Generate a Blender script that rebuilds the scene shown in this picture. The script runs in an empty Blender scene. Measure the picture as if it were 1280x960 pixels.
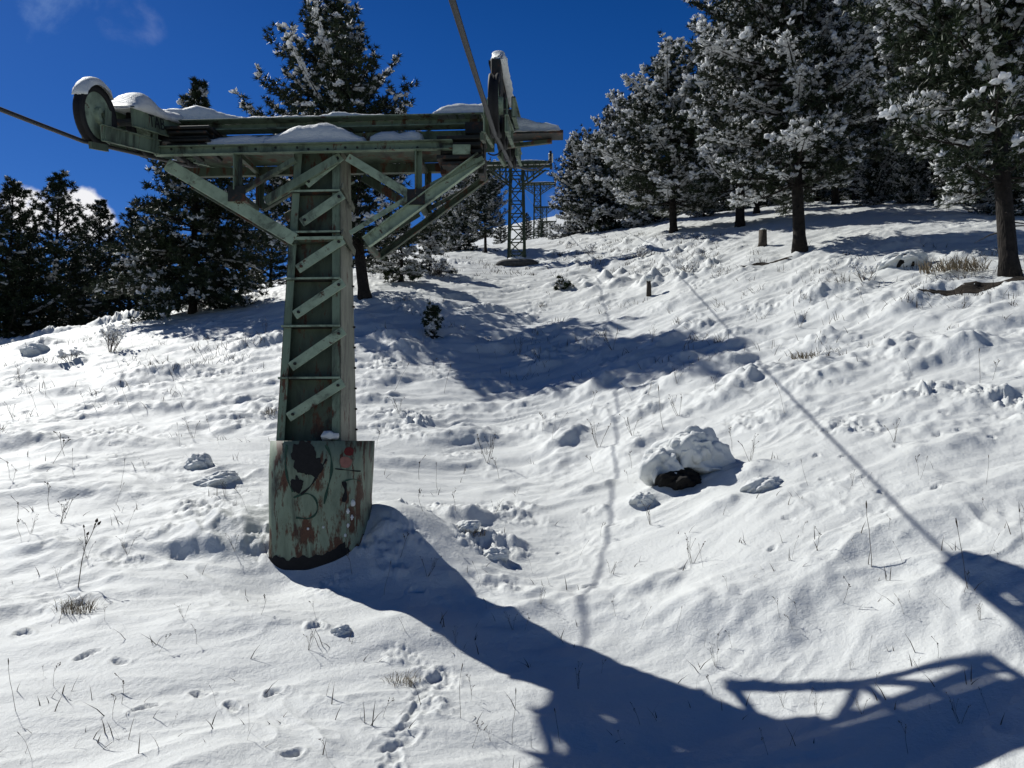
import bpy, math, random
import numpy as np
from mathutils import Vector, Matrix

SC = bpy.context.scene
COL = SC.collection
R = math.radians

# ------------------------------------------------------------------ camera
FPX = 961.0
PITCH = math.atan(70.0 / FPX)
CP, SP = math.cos(PITCH), math.sin(PITCH)
cam_d = bpy.data.cameras.new("camera")
cam = bpy.data.objects.new("camera", cam_d)
COL.objects.link(cam)
cam_d.sensor_width = 36.0
cam_d.lens = FPX / 1280.0 * 36.0
cam_d.clip_start = 0.05
cam_d.clip_end = 5000
cam.location = (0, 0, 0)
cam.rotation_euler = (math.pi / 2 + PITCH, 0, 0)
SC.camera = cam

def ray(px, py):
    u = (px - 640.0) / FPX; v = (480.0 - py) / FPX
    return np.array([u, CP - v * SP, SP + v * CP])

def P(px, py, d):
    r = ray(px, py)
    return r * (d / r[1])

# sun direction (towards the sun)
SUN = Vector((-0.80, 0.70, 0.99)).normalized()

# ------------------------------------------------------------------ noise
def _hash(ix, iy, seed):
    h = (ix.astype(np.int64) * 374761393 + iy.astype(np.int64) * 668265263 + seed * 1442695041) & 0xffffffff
    h = ((h ^ (h >> 13)) * 1274126177) & 0xffffffff
    h = (h ^ (h >> 16)) & 0xffffffff
    return h

def perlin(x, y, seed=0):
    x = np.asarray(x, float); y = np.asarray(y, float)
    ix = np.floor(x); iy = np.floor(y)
    fx = x - ix; fy = y - iy
    def g(dx, dy):
        a = _hash(ix + dx, iy + dy, seed) * (2 * math.pi / 4294967296.0)
        return np.cos(a) * (fx - dx) + np.sin(a) * (fy - dy)
    u = fx * fx * fx * (fx * (fx * 6 - 15) + 10)
    v = fy * fy * fy * (fy * (fy * 6 - 15) + 10)
    a = g(0, 0); b = g(1, 0); c = g(0, 1); d = g(1, 1)
    return (a + (b - a) * u + (c - a) * v + (a - b - c + d) * u * v) * 1.5

def fbm(x, y, octv, seed=0, gain=0.5):
    s = 0; a = 1.0
    for i in range(octv):
        s = s + a * perlin(x * 2.03 ** i + i * 7.1, y * 2.03 ** i - i * 3.7, seed + i * 17)
        a *= gain
    return s

def sstep(a, b, x):
    t = np.clip((x - a) / (b - a), 0, 1)
    return t * t * (3 - 2 * t)

# ------------------------------------------------------------------ terrain
CTRL = []
def c(px, py, d): CTRL.append(P(px, py, d))
# trough in the middle
for px, py, d in [(640,965,4.25),(640,880,5.1),(720,800,6.5),(600,830,5.9),(640,705,8.3),(640,600,12),(660,520,16),(650,462,20.5),(650,400,25.5),
                  (650,362,31),(642,334,40),(660,303,55),(680,298,70),(690,297,90),(690,296,130),(690,294,200),(690,292,320)]: c(px, py, d)
# below the tower
for px, py, d in [(375,713,7.45),(430,690,7.8),(330,680,8.2),(470,660,8.3),(430,600,10.8),(440,540,14),(450,470,19),(455,371,27),(500,345,33),(560,318,44)]: c(px, py, d)
# left
for px, py, d in [(200,960,4.1),(150,700,7.6),(0,960,4.1),(0,700,7.6),(0,590,11),(150,590,11),(0,520,16),(200,520,15.5),(0,465,22),(200,450,22),(320,440,22),
                  (0,431,29),(120,410,30),(240,391,30),(340,372,32),(400,352,38),(470,335,44),(0,445,40),(100,428,42),(0,470,60),(200,400,48),(300,372,52),(400,345,60),
                  (100,440,70),(300,385,85),(450,340,90),(-300,500,25),(-300,620,10),(-300,520,60)]: c(px, py, d)
# right bank
for px, py, d in [(850,830,6.15),(900,700,6.9),(870,610,9.6),(850,520,13),(850,450,17),(860,360,25),(800,320,36),(790,286,50),(790,275,70),(1240,690,6.3),(1180,800,5.6),
                  (1280,900,4.62),(1000,960,4.5),(1060,860,5.45),(1240,560,8.6),(1250,460,11.6),(1250,390,14.6),(1262,341,17.2),(1000,600,8.6),(1000,500,12),(1000,420,17),(1000,316,26),
                  (925,284,38),(840,289,40),(1130,318,22),(1250,295,24),(1000,262,46),(1200,256,38),(1000,255,60),(1200,250,60),(1100,248,90),(900,266,60),(900,270,100),
                  (1500,690,5.75),(1500,880,4.3),(1600,520,9),(1600,380,14),(1700,300,25),(1700,250,60)]: c(px, py, d)
for x, y, z in [(0,0,-1.95),(0,1.8,-1.95),(-3,-1,-1.9),(3,0,-1.95),(0,-8,-2.6),(0,-30,-8),(-20,-20,-7),(20,-20,-3),(-150,200,5),(200,200,75),(0,400,110),(-200,30,-12),(160,20,22),(0,-150,-40)]:
    CTRL.append(np.array([x, y, z], float))
CTRL = np.array(CTRL)

def _phi(r2): return 0.5 * r2 * np.log(r2 + 1e-9)
def _warp(x, y):
    r = np.sqrt(x * x + y * y); k = np.log1p(r / 6.0) / np.maximum(r, 1e-6)
    k = np.where(r < 1e-6, 1 / 6.0, k)
    return x * k, y * k
cwx, cwy = _warp(CTRL[:, 0], CTRL[:, 1])
n = len(CTRL)
K = _phi((cwx[:, None] - cwx) ** 2 + (cwy[:, None] - cwy) ** 2) + np.eye(n) * 0.012
# the tail is linear in real metres
Pm = np.stack([np.ones(n), CTRL[:, 0] / 20, CTRL[:, 1] / 20], 1)
A = np.zeros((n + 3, n + 3)); A[:n, :n] = K; A[:n, n:] = Pm; A[n:, :n] = Pm.T
W = np.linalg.solve(A, np.concatenate([CTRL[:, 2], np.zeros(3)]))

def h_base(x, y):
    x = np.atleast_1d(np.asarray(x, float)); y = np.atleast_1d(np.asarray(y, float))
    out = np.empty_like(x)
    for s in range(0, len(x), 60000):
        xs, ys = x[s:s + 60000], y[s:s + 60000]
        wx, wy = _warp(xs, ys)
        v = W[n] + W[n + 1] * xs / 20 + W[n + 2] * ys / 20
        for i in range(n):
            v += W[i] * _phi((wx - cwx[i]) ** 2 + (wy - cwy[i]) ** 2)
        out[s:s + 60000] = v
    return out

def hit(px, py, f=None):
    """distance at which the line of sight through a photo point meets the slope"""
    f = f or h_base
    r = ray(px, py); r = r / r[1]
    d = np.exp(np.linspace(math.log(1.6), math.log(150), 900))
    g = d * r[2] - f(r[0] * d, d)
    k = np.where(g < 0)[0]
    i = k[0] if len(k) else 600
    return r[0] * d[i], d[i]

# tower frame
TX, TY = -2.02, 8.02
TA = R(-3.3)

STAMPS = []   # (x, y, kind, params)
rng = np.random.default_rng(5)
def foot(px, py, ang, ln=0.26, wd=0.11, dp=0.075):
    x, y = hit(px, py); STAMPS.append((x, y, 'foot', (ang, ln, wd, dp)))
def bump(px, py, ht, r, ang=0.0, asp=1.0, dd=0):
    x, y = hit(px, py); STAMPS.append((x, y + dd, 'bump', (ht, r, ang, asp)))
def crust(px, py, r, amp=0.05):
    x, y = hit(px, py); STAMPS.append((x, y, 'crust', (r, amp)))
# footprints and dents read from the photo
for px, py, a in [(250,862,20),(342,860,20),(290,875,60),(150,828,15),(60,695,5),(30,790,30),(395,790,40),(365,945,0),(520,742,40),
                  (855,708,10),(1055,573,0),(1078,600,10),(1120,560,0),(1180,520,0),(1200,540,5),(1237,518,0),(1240,548,0),(1172,545,0),(1130,505,0),(1100,620,0),(1030,600,0),(985,650,0),
                  (1110,645,0),(1170,615,0),(1020,575,0),(965,690,20),(700,690,0),(640,715,30)]:
    big = py > 740 and px < 600
    foot(px, py, R(a + 15 + 40 * math.sin(px)), 0.075 if big else 0.07, 0.045 if big else 0.04, 0.03 if big else 0.025)
for px, py, a in [(185,880,55),(110,820,60),(225,700,10),(740,735,30),(770,655,10)]:
    foot(px, py, R(a), 0.11, 0.04, 0.025)
# slide track in the foreground
for i in range(15):
    t = i / 14
    foot(480 + 62 * t, 955 - 120 * t, R(75 + rng.normal() * 25), 0.10 + rng.random() * .07, 0.04, 0.010 + rng.random() * .012)
for px, py, r, a in [(600,690,0.55,.06),(560,640,0.45,.05),(520,660,0.4,.045),(630,740,0.3,.035),(140,700,0.45,.035),(190,680,0.4,.035),(310,660,0.4,.035),(80,760,0.25,.05),
                     (550,845,0.25,.045),(540,880,.2,.04),(330,520,0.5,.06),(300,530,.5,.05),(500,820,.18,.04),(740,640,.25,.04),(490,655,.5,.06),(480,700,.4,.05),(330,690,.35,.05),(420,725,.3,.03),(955,603,.2,.05),(390,785,.15,.05)]:
    crust(px, py, r, a)
# named mounds with a shaded lower side
for px, py, h, r, a, s in [(265,685,.16,.42,10,2.2),(200,515,.2,.5,5,2.2),(270,525,.18,.4,0,2.0),(60,693,.10,.22,15,1.8),(330,515,.2,.45,-15,1.5),(200,470,.25,.55,10,2.2),
                           (160,480,.2,.4,0,1.6),(45,435,.35,.6,0,1),(330,430,.25,.6,15,2),(740,615,.12,.28,30,1.6),(815,625,.14,.25,20,1.4),(600,655,.10,.22,30,1.5),(630,690,.16,.24,20,1.4),
                           (575,655,.14,.25,0,1.4),(1030,435,.14,.35,0,1.7),(1090,440,.12,.3,0,1.7),(1220,440,.16,.32,10,1.4),(850,455,.2,.4,35,1.8),(830,430,.2,.45,35,2),(905,460,.18,.4,20,2),
                           (1030,370,.35,.6,0,1.6),(890,590,.1,.6,0,1.3),(700,580,.1,.35,30,1.6),(120,560,.1,.4,5,2),(130,620,.12,.35,5,2),(500,440,.25,.45,-20,1.5),(490,430,.3,.5,0,1.2),
                           (940,595,.12,.25,0,1.5),(880,410,.2,.4,30,1.5),(1000,470,.1,.4,10,1.8),(1130,430,.12,.3,0,1.5),(800,560,.08,.4,30,1.5)]:
    bump(px, py, h * .85, r, R(a), s)
# tussocks under the snow: denser and taller up the slope
for i in range(760):
    px = rng.uniform(-80, 1360); py = rng.uniform(292, 560) if rng.random() < .8 else rng.uniform(560, 800)
    if 330 < px < 480 and py > 560: continue
    x, y = hit(px, py)
    if y > 75: continue
    near = y < 12
    k = rng.uniform(.4, 1.0) ** 1.5
    STAMPS.append((x, y, 'bump', ((.032 if near else .095) * k + .008, rng.uniform(.14, .34) * (1 if near else 1.4), R(rng.normal(20, 18)), rng.uniform(1.2, 2.6))))
# rough brush along the crest
for i in range(170):
    px = rng.uniform(690, 900); py = rng.uniform(296, 362)
    x, y = hit(px, py)
    if y > 75: continue
    STAMPS.append((x, y, 'bump', (rng.uniform(.06, .20), rng.uniform(.12, .3), R(rng.normal(0, 30)), rng.uniform(1, 1.6))))
for i in range(120):
    px = rng.uniform(0, 1280); py = rng.uniform(300, 560) if rng.random() < .75 else rng.uniform(560, 780)
    if 330 < px < 480 and py > 540: continue
    x, y = hit(px, py)
    if py > 540 and px > 640: continue
    if y < 60: STAMPS.append((x, y, 'crust', (rng.uniform(.15, .45) * (1 + y / 25), rng.uniform(.010, .03) * (1 + y / 9))))
# bank at the foot of the tower
STAMPS.append((-1.12, 8.2, 'swell', (.33, .72)))
STAMPS.append((-2.9, 8.5, 'swell', (.16, .5)))
STAMPS.append((-2.15, 7.3, 'swell', (-.15, .5)))

def h_detail(x, y):
    x = np.asarray(x, float); y = np.asarray(y, float)
    r = np.sqrt(x * x + y * y)
    far = sstep(5, 26, r)
    ca, sa = math.cos(R(24)), math.sin(R(24))
    u = (x * ca + y * sa); v = (-x * sa + y * ca)
    wu = .35 * perlin(x * .9, y * .9, 91); wv = .35 * perlin(x * .9 + 9, y * .9, 92)
    h = .075 * fbm(u * .28 + wu * .3, v * .5 + wv * .3, 2, 3)
    # drift ripples, long across the slope
    rip = fbm(u * .62 + wu, v * 1.7 + wv, 3, 11, .45)
    h = h + (.03 + .035 * far) * np.where(rip > 0, rip * .8, rip * 1.15)
    rip2 = fbm(u * 1.9 + wu * 2, v * 4.2 + wv * 2, 2, 23, .5)
    act = sstep(-.25, .5, perlin(x * .33, y * .33, 40))
    h = h + (.007 + .012 * far) * rip2 * (.35 + act)
    cr = 1 - np.abs(perlin(u * 1.15 + wu * 2.5 + 4, v * 2.6 + wv * 2.5, 61)); cr2 = 1 - np.abs(perlin(u * 2.9 + wu * 3, v * 5.2 + 7, 62))
    m1 = sstep(-.05, .5, perlin(x * .42 + 3, y * .42, 63)); m2 = sstep(.0, .5, perlin(x * .7 + 8, y * .7, 64))
    h = h + (.03 + .05 * far) * cr ** 4 * m1 + (.010 + .03 * far) * cr2 ** 4 * m2
    h = h + .006 * fbm(x * 7, y * 7, 2, 29) * (.25 + act * sstep(-.1, .5, perlin(x * .8, y * .8, 41)))
    return h

_r2 = np.random.default_rng(77)
def h_stamps(x, y, base=None):
    h = np.zeros_like(x)
    rr = np.sqrt(x * x + y * y)
    order = np.argsort(rr); rs = rr[order]; xs = x[order]; ys = y[order]; hs = np.zeros_like(xs)
    for (sx, sy, kind, p) in STAMPS:
        if kind == 'bump': rad = p[1] * p[3] * 2.6
        elif kind == 'foot': rad = p[1] * 2.4
        elif kind == 'crust': rad = p[0] * 2.2
        else: rad = p[1] * 3
        d0 = math.hypot(sx, sy)
        a, b = np.searchsorted(rs, d0 - rad), np.searchsorted(rs, d0 + rad)
        if b <= a: continue
        dx = xs[a:b] - sx; dy = ys[a:b] - sy
        m = np.where(dx * dx + dy * dy < rad * rad)[0]
        if not len(m): continue
        dx = dx[m]; dy = dy[m]
        if kind == 'bump':
            ht, r_, ang, asp = p
            u = (dx * math.cos(ang) + dy * math.sin(ang)) / (r_ * asp); v = (-dx * math.sin(ang) + dy * math.cos(ang)) / r_
            wob = .28 * perlin(dx * 3.1 / r_ * .3 + sx, dy * 3.1 / r_ * .3 + sy, 7)
            v = v + wob
            # steep on the downhill side, drifting out uphill
            q = u * u + np.where(v < 0, v * v * 2.6, v * v * .7)
            g = np.exp(-q ** 1.25 * 1.1) * ht
            g = g * (1 + .25 * perlin((sx + dx) * 6, (sy + dy) * 6, 8))
        elif kind == 'foot':
            ang, ln, wd, dp = p
            u = (dx * math.cos(ang) + dy * math.sin(ang)) / ln; v = (-dx * math.sin(ang) + dy * math.cos(ang)) / wd
            v = v + .3 * np.sin(u * 2.5 + sx * 9)
            q = np.sqrt(u * u + v * v) + .18 * perlin((sx + dx) * 14, (sy + dy) * 14, 6)
            g = -dp * (1 - sstep(.55, 1.0, q)) + dp * .3 * np.exp(-((q - 1.18) / .2) ** 2)
        elif kind == 'crust':
            r_, amp = p
            q = np.sqrt(dx * dx + dy * dy) / r_ + .5 * perlin((sx + dx) * 2.5, (sy + dy) * 2.5, 5)
            w = 1 - sstep(.35, 1.1, q)
            g = w * amp * (fbm((sx + dx) * 5, (sy + dy) * 5, 4, 50, .62) * .8 + .15)
        else:
            ht, r_ = p
            g = ht * np.exp(-(dx * dx + dy * dy) / (r_ * r_))
        hs[a:b][m] += g
    h[order] = hs
    return h

def H(x, y):
    x = np.atleast_1d(np.asarray(x, float)); y = np.atleast_1d(np.asarray(y, float))
    return h_base(x, y) + h_detail(x, y) + h_stamps(x, y)

def H1(x, y): return float(H(x, y)[0])

# ------------------------------------------------------------------ materials
def mat(name):
    m = bpy.data.materials.new(name); m.use_nodes = True
    nt = m.node_tree; b = nt.nodes["Principled BSDF"]
    return m, nt, b
def nd(nt, t, **kw):
    x = nt.nodes.new(t)
    for k, v in kw.items(): setattr(x, k, v)
    return x
def ramp(nt, stops):
    x = nt.nodes.new("ShaderNodeValToRGB"); e = x.color_ramp.elements
    while len(e) < len(stops): e.new(0.5)
    for i, (p, cc) in enumerate(stops): e[i].position = p; e[i].color = (*cc, 1)
    return x
def noise(nt, scale, detail=4, rough=.55, src=None, dist=0):
    x = nt.nodes.new("ShaderNodeTexNoise"); x.inputs["Scale"].default_value = scale
    x.inputs["Detail"].default_value = detail; x.inputs["Roughness"].default_value = rough; x.inputs["Distortion"].default_value = dist
    if src is not None: nt.links.new(src, x.inputs["Vector"])
    return x
def mixc(nt, fac, a, b):
    x = nt.nodes.new("ShaderNodeMix"); x.data_type = 'RGBA'
    for s, v in ((0, fac), (6, a), (7, b)):
        if isinstance(v, (tuple, list)): x.inputs[s].default_value = (*v, 1)
        elif isinstance(v, (int, float)): x.inputs[s].default_value = v
        else: nt.links.new(v, x.inputs[s])
    return x.outputs[2]

def snow_mat(name, bump=True, base=(.63, .645, .635)):
    m, nt, b = mat(name)
    b.inputs["Roughness"].default_value = .62
    b.inputs["Specular IOR Level"].default_value = .35
    tc = nd(nt, "ShaderNodeTexCoord")
    n1 = noise(nt, 1.3, 3, .5, tc.outputs["Object"])
    r1 = ramp(nt, [(.3, tuple(v * .955 for v in base)), (.7, base)])
    nt.links.new(n1.outputs["Fac"], r1.inputs["Fac"]); nt.links.new(r1.outputs["Color"], b.inputs["Base Color"])
    if bump:
        n2 = noise(nt, 22, 7, .66, tc.outputs["Object"]); n3 = noise(nt, 120, 3, .6, tc.outputs["Object"])
        b1 = nd(nt, "ShaderNodeBump"); b1.inputs["Strength"].default_value = .6; b1.inputs["Distance"].default_value = .022
        b2 = nd(nt, "ShaderNodeBump"); b2.inputs["Strength"].default_value = .45; b2.inputs["Distance"].default_value = .006
        nt.links.new(n2.outputs["Fac"], b1.inputs["Height"]); nt.links.new(n3.outputs["Fac"], b2.inputs["Height"])
        nt.links.new(b1.outputs["Normal"], b2.inputs["Normal"]); nt.links.new(b2.outputs["Normal"], b.inputs["Normal"])
    return m
M = {}
M['snow'] = snow_mat("snow_ground")
M['snow_cap'] = snow_mat("snow_settled")
M['snow_tree'] = snow_mat("snow_on_needles", False, (.84, .85, .855))
_nt = M['snow_tree'].node_tree; _b = _nt.nodes["Principled BSDF"]; _o = _nt.nodes["Material Output"]
_tr = _nt.nodes.new("ShaderNodeBsdfTranslucent"); _tr.inputs["Color"].default_value = (.88, .89, .90, 1)
_mx = _nt.nodes.new("ShaderNodeMixShader"); _mx.inputs[0].default_value = .45
_nt.links.new(_b.outputs[0], _mx.inputs[1]); _nt.links.new(_tr.outputs[0], _mx.inputs[2]); _nt.links.new(_mx.outputs[0], _o.inputs["Surface"])

def metal_mat(name, base, rust=.5, streak=True, dark=(.012, .011, .010), rough=.6, grey=0.0):
    m, nt, b = mat(name)
    tc = nd(nt, "ShaderNodeTexCoord")
    mp = nd(nt, "ShaderNodeMapping"); mp.inputs["Scale"].default_value = (1, 1, .32 if streak else 1)
    nt.links.new(tc.outputs["Object"], mp.inputs["Vector"])
    n1 = noise(nt, 5, 8, .65, mp.outputs["Vector"], .4)
    n2 = noise(nt, 13, 8, .7, mp.outputs["Vector"])
    n3 = noise(nt, 45, 4, .6, tc.outputs["Object"])
    fade = ramp(nt, [(.3, tuple(v * .5 for v in base)), (.5, base), (.75, tuple(min(1, v * 1.25 + .01) for v in base))])
    nt.links.new(n1.outputs["Fac"], fade.inputs["Fac"])
    rc = ramp(nt, [(.3, (.04, .016, .009)), (.55, (.085, .036, .018)), (.75, (.035, .018, .012))])
    nt.links.new(n3.outputs["Fac"], rc.inputs["Fac"])
    mm = nd(nt, "ShaderNodeMath", operation='MULTIPLY'); nt.links.new(n1.outputs["Fac"], mm.inputs[0]); nt.links.new(n2.outputs["Fac"], mm.inputs[1])
    e = .36 - .13 * rust
    rm = ramp(nt, [(e, (0, 0, 0)), (e + .05, (1, 1, 1))]); nt.links.new(mm.outputs[0], rm.inputs["Fac"])
    c1 = mixc(nt, rm.outputs["Color"], fade.outputs["Color"], rc.outputs["Color"])
    n4 = noise(nt, 3.1, 6, .7, mp.outputs["Vector"], .6)
    dm = ramp(nt, [(.52, (0, 0, 0)), (.66, (.9, .9, .9))]); nt.links.new(n4.outputs["Fac"], dm.inputs["Fac"])
    c2 = mixc(nt, dm.outputs["Color"], c1, dark)
    nt.links.new(c2, b.inputs["Base Color"])
    b.inputs["Roughness"].default_value = rough
    b.inputs["Specular IOR Level"].default_value = .3
    bp = nd(nt, "ShaderNodeBump"); bp.inputs["Strength"].default_value = .35; bp.inputs["Distance"].default_value = .006
    nt.links.new(mm.outputs[0], bp.inputs["Height"]); nt.links.new(bp.outputs["Normal"], b.inputs["Normal"])
    return m
M['green'] = metal_mat("green_paint", (.13, .175, .122), .45)
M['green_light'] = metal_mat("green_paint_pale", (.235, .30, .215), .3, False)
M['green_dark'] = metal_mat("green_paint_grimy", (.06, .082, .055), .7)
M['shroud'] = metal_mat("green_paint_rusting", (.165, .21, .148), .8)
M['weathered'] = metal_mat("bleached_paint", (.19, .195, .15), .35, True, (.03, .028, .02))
M['grime'] = metal_mat("greasy_steel", (.014, .016, .014), .6, False)
M['galv'] = metal_mat("lattice_paint", (.055, .075, .042), .35, False)
def plain(name, col, rough=.8, sc=12, var=.35):
    m, nt, b = mat(name); tc = nd(nt, "ShaderNodeTexCoord"); n1 = noise(nt, sc, 5, .6, tc.outputs["Object"])
    r1 = ramp(nt, [(.3, tuple(v * (1 - var) for v in col)), (.7, tuple(v * (1 + var) for v in col))])
    nt.links.new(n1.outputs["Fac"], r1.inputs["Fac"]); nt.links.new(r1.outputs["Color"], b.inputs["Base Color"])
    b.inputs["Roughness"].default_value = rough; b.inputs["Specular IOR Level"].default_value = .25
    return m
M['rubber'] = plain("black_rubber", (.012, .012, .013), .7)
M['steel'] = plain("worn_steel_rope", (.03, .03, .03), .5, 80)
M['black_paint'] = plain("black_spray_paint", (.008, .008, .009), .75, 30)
M['green_spray'] = plain("dark_green_spray_paint", (.02, .05, .035), .75, 30)
M['red_paint'] = plain("red_paint_dot", (.09, .008, .008), .7, 30, .2)
M['pink_paint'] = plain("pink_paint_dot", (.22, .10, .08), .75, 30, .15)
M['letter'] = plain("faded_lettering", (.008, .010, .009), .7, 30)
M['bark'] = plain("pine_bark", (.02, .0165, .014), .95, 9, .55)
M['concrete'] = plain("wet_concrete", (.07, .068, .065), .9, 6, .4)
M['rock'] = plain("dark_rock", (.009, .008, .0075), .9, 7, .5)
M['earth'] = plain("bare_earth", (.022, .017, .013), 1, 9, .5)
M['stalk'] = plain("dry_stalk", (.055, .042, .03), .9, 20, .4)
M['straw'] = plain("dry_straw", (.17, .135, .085), .9, 20, .35)
M['twig'] = plain("twig_bark", (.06, .042, .033), .9, 20, .4)
M['stump'] = plain("weathered_wood", (.06, .05, .04), .9, 15, .4)
_nt = M['bark'].node_tree; _tc = _nt.nodes.new("ShaderNodeTexCoord"); _mp = _nt.nodes.new("ShaderNodeMapping"); _mp.inputs["Scale"].default_value = (14, 14, 3.5)
_vo = _nt.nodes.new("ShaderNodeTexVoronoi"); _vo.feature = 'DISTANCE_TO_EDGE'; _vo.inputs["Scale"].default_value = 1; _bp = _nt.nodes.new("ShaderNodeBump"); _bp.inputs["Distance"].default_value = .03; _bp.inputs["Strength"].default_value = .9
_nt.links.new(_tc.outputs["Object"], _mp.inputs["Vector"]); _nt.links.new(_mp.outputs["Vector"], _vo.inputs["Vector"]); _nt.links.new(_vo.outputs["Distance"], _bp.inputs["Height"]); _nt.links.new(_bp.outputs["Normal"], _nt.nodes["Principled BSDF"].inputs["Normal"])
def needle_mat(name, col):
    m, nt, b = mat(name); tc = nd(nt, "ShaderNodeTexCoord"); n1 = noise(nt, 1.1, 3, .6, tc.outputs["Object"])
    oi = nd(nt, "ShaderNodeObjectInfo")
    r1 = ramp(nt, [(.3, tuple(v * .6 for v in col)), (.7, tuple(v * 1.35 for v in col))])
    nt.links.new(n1.outputs["Fac"], r1.inputs["Fac"])
    hs = nd(nt, "ShaderNodeHueSaturation"); mr = nd(nt, "ShaderNodeMapRange")
    mr.inputs[3].default_value = .8; mr.inputs[4].default_value = 1.25
    nt.links.new(oi.outputs["Random"], mr.inputs[0]); nt.links.new(mr.outputs[0], hs.inputs["Value"])
    nt.links.new(r1.outputs["Color"], hs.inputs["Color"]); nt.links.new(hs.outputs["Color"], b.inputs["Base Color"])
    b.inputs["Roughness"].default_value = .55; b.inputs["Specular IOR Level"].default_value = .3
    return m
M['needle'] = needle_mat("pine_needles", (.022, .034, .014))

# ------------------------------------------------------------------ mesh helpers
def link_mesh(name, V, F, material, parent=None, smooth=False):
    me = bpy.data.meshes.new(name)
    if isinstance(F, np.ndarray):
        V = np.asarray(V, np.float32); k = F.shape[1]
        me.vertices.add(len(V)); me.vertices.foreach_set("co", V.ravel())
        me.loops.add(F.size); me.loops.foreach_set("vertex_index", F.ravel().astype(np.int32))
        me.polygons.add(len(F)); me.polygons.foreach_set("loop_start", np.arange(0, F.size, k, dtype=np.int32))
        me.polygons.foreach_set("loop_total", np.full(len(F), k, np.int32))
        me.update(calc_edges=True); me.validate()
    else:
        me.from_pydata([tuple(v) for v in V], [], F); me.update()
    if smooth: me.polygons.foreach_set("use_smooth", np.ones(len(me.polygons), bool))
    me.materials.append(M[material])
    o = bpy.data.objects.new(name, me); COL.objects.link(o)
    if parent: o.parent = parent
    return o
def tag(o, label=None, cat=None, group=None, kind=None):
    if label: o["label"] = label
    if cat: o["category"] = cat
    if group: o["group"] = group
    if kind: o["kind"] = kind
    return o
def empty(name, loc, rz=0.0, sc=1.0):
    o = bpy.data.objects.new(name, None); COL.objects.link(o); o.location = loc; o.rotation_euler = (0, 0, rz); o.scale = (sc,) * 3
    o.empty_display_size = .2
    return o

class MB:
    def __init__(s): s.v = []; s.f = []
    def prism(s, prof, p0, p1, up=(0, 0, 1), prof2=None):
        """sweep a closed 2D profile (side, up) from p0 to p1"""
        p0 = Vector(p0); p1 = Vector(p1); ax = (p1 - p0).normalized(); up = Vector(up)
        if abs(ax.dot(up)) > .999: up = Vector((0, 1, 0))
        sd = ax.cross(up).normalized(); u2 = sd.cross(ax).normalized()
        b = len(s.v); k = len(prof); prof2 = prof2 or prof
        for pt, pr in ((p0, prof), (p1, prof2)):
            for a, c_ in pr: s.v.append(tuple(pt + sd * a + u2 * c_))
        s.f.append(list(range(b, b + k))[::-1]); s.f.append(list(range(b + k, b + 2 * k)))
        for i in range(k):
            j = (i + 1) % k; s.f.append([b + i, b + j, b + k + j, b + k + i])
        return s
    def beam(s, p0, p1, w, h, up=(0, 0, 1)):
        return s.prism([(-w / 2, -h / 2), (w / 2, -h / 2), (w / 2, h / 2), (-w / 2, h / 2)], p0, p1, up)
    def angle(s, p0, p1, w, t=.012, up=(0, 0, 1), fx=1, fy=1):
        pr = [(0, 0), (w * fx, 0), (w * fx, t * fy), (t * fx, t * fy), (t * fx, w * fy), (0, w * fy)]
        if fx * fy < 0: pr = pr[::-1]
        return s.prism(pr, p0, p1, up)
    def channel(s, p0, p1, w, h, t=.012, up=(0, 0, 1), flip=1):
        """web of height h, two flanges of width w pointing to side*flip"""
        pr = [(0, -h / 2), (w, -h / 2), (w, -h / 2 + t), (t, -h / 2 + t), (t, h / 2 - t), (w, h / 2 - t), (w, h / 2), (0, h / 2)]
        pr = [(a * flip, b) for a, b in pr]
        if flip < 0: pr = pr[::-1]
        return s.prism(pr, p0, p1, up)
    def tube(s, pts, rad, k=8, cap=True):
        pts = [Vector(p) for p in pts]; b = len(s.v); m = len(pts)
        if not isinstance(rad, (list, tuple, np.ndarray)): rad = [rad] * m
        ref = Vector((.31, .17, .93)); prev = None
        for i in range(m):
            t = (pts[min(i + 1, m - 1)] - pts[max(i - 1, 0)])
            t = t.normalized() if t.length > 1e-9 else Vector((0, 0, 1))
            a = (prev - t * prev.dot(t)) if prev is not None else t.cross(ref)
            if a.length < 1e-6: a = t.cross(Vector((1, 0, 0)))
            a.normalize(); prev = a; bb = t.cross(a)
            for j in range(k):
                w = 2 * math.pi * j / k
                s.v.append(tuple(pts[i] + (a * math.cos(w) + bb * math.sin(w)) * rad[i]))
        for i in range(m - 1):
            for j in range(k):
                j2 = (j + 1) % k
                s.f.append([b + i * k + j, b + i * k + j2, b + (i + 1) * k + j2, b + (i + 1) * k + j])
        if cap:
            s.f.append(list(range(b, b + k))[::-1]); s.f.append(list(range(b + (m - 1) * k, b + m * k)))
        return s
    def lathe_y(s, prof, cen, k=40):
        """closed ring profile [(radius, y)] turned about the Y axis"""
        b = len(s.v); m = len(prof)
        for j in range(k):
            w = 2 * math.pi * j / k
            for r_, y_ in prof: s.v.append((cen[0] + y_, cen[1] + r_ * math.cos(w), cen[2] + r_ * math.sin(w)))
        for j in range(k):
            j2 = (j + 1) % k
            for i in range(m):
                i2 = (i + 1) % m
                s.f.append([b + j * m + i, b + j2 * m + i, b + j2 * m + i2, b + j * m + i2])
        return s
    def build(s, name, material, parent=None, smooth=False, bevel=0):
        o = link_mesh(name, s.v, s.f, material, parent, smooth)
        if bevel:
            md = o.modifiers.new("edge", 'BEVEL'); md.width = bevel; md.segments = 1; md.limit_method = 'ANGLE'
        return o

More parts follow.
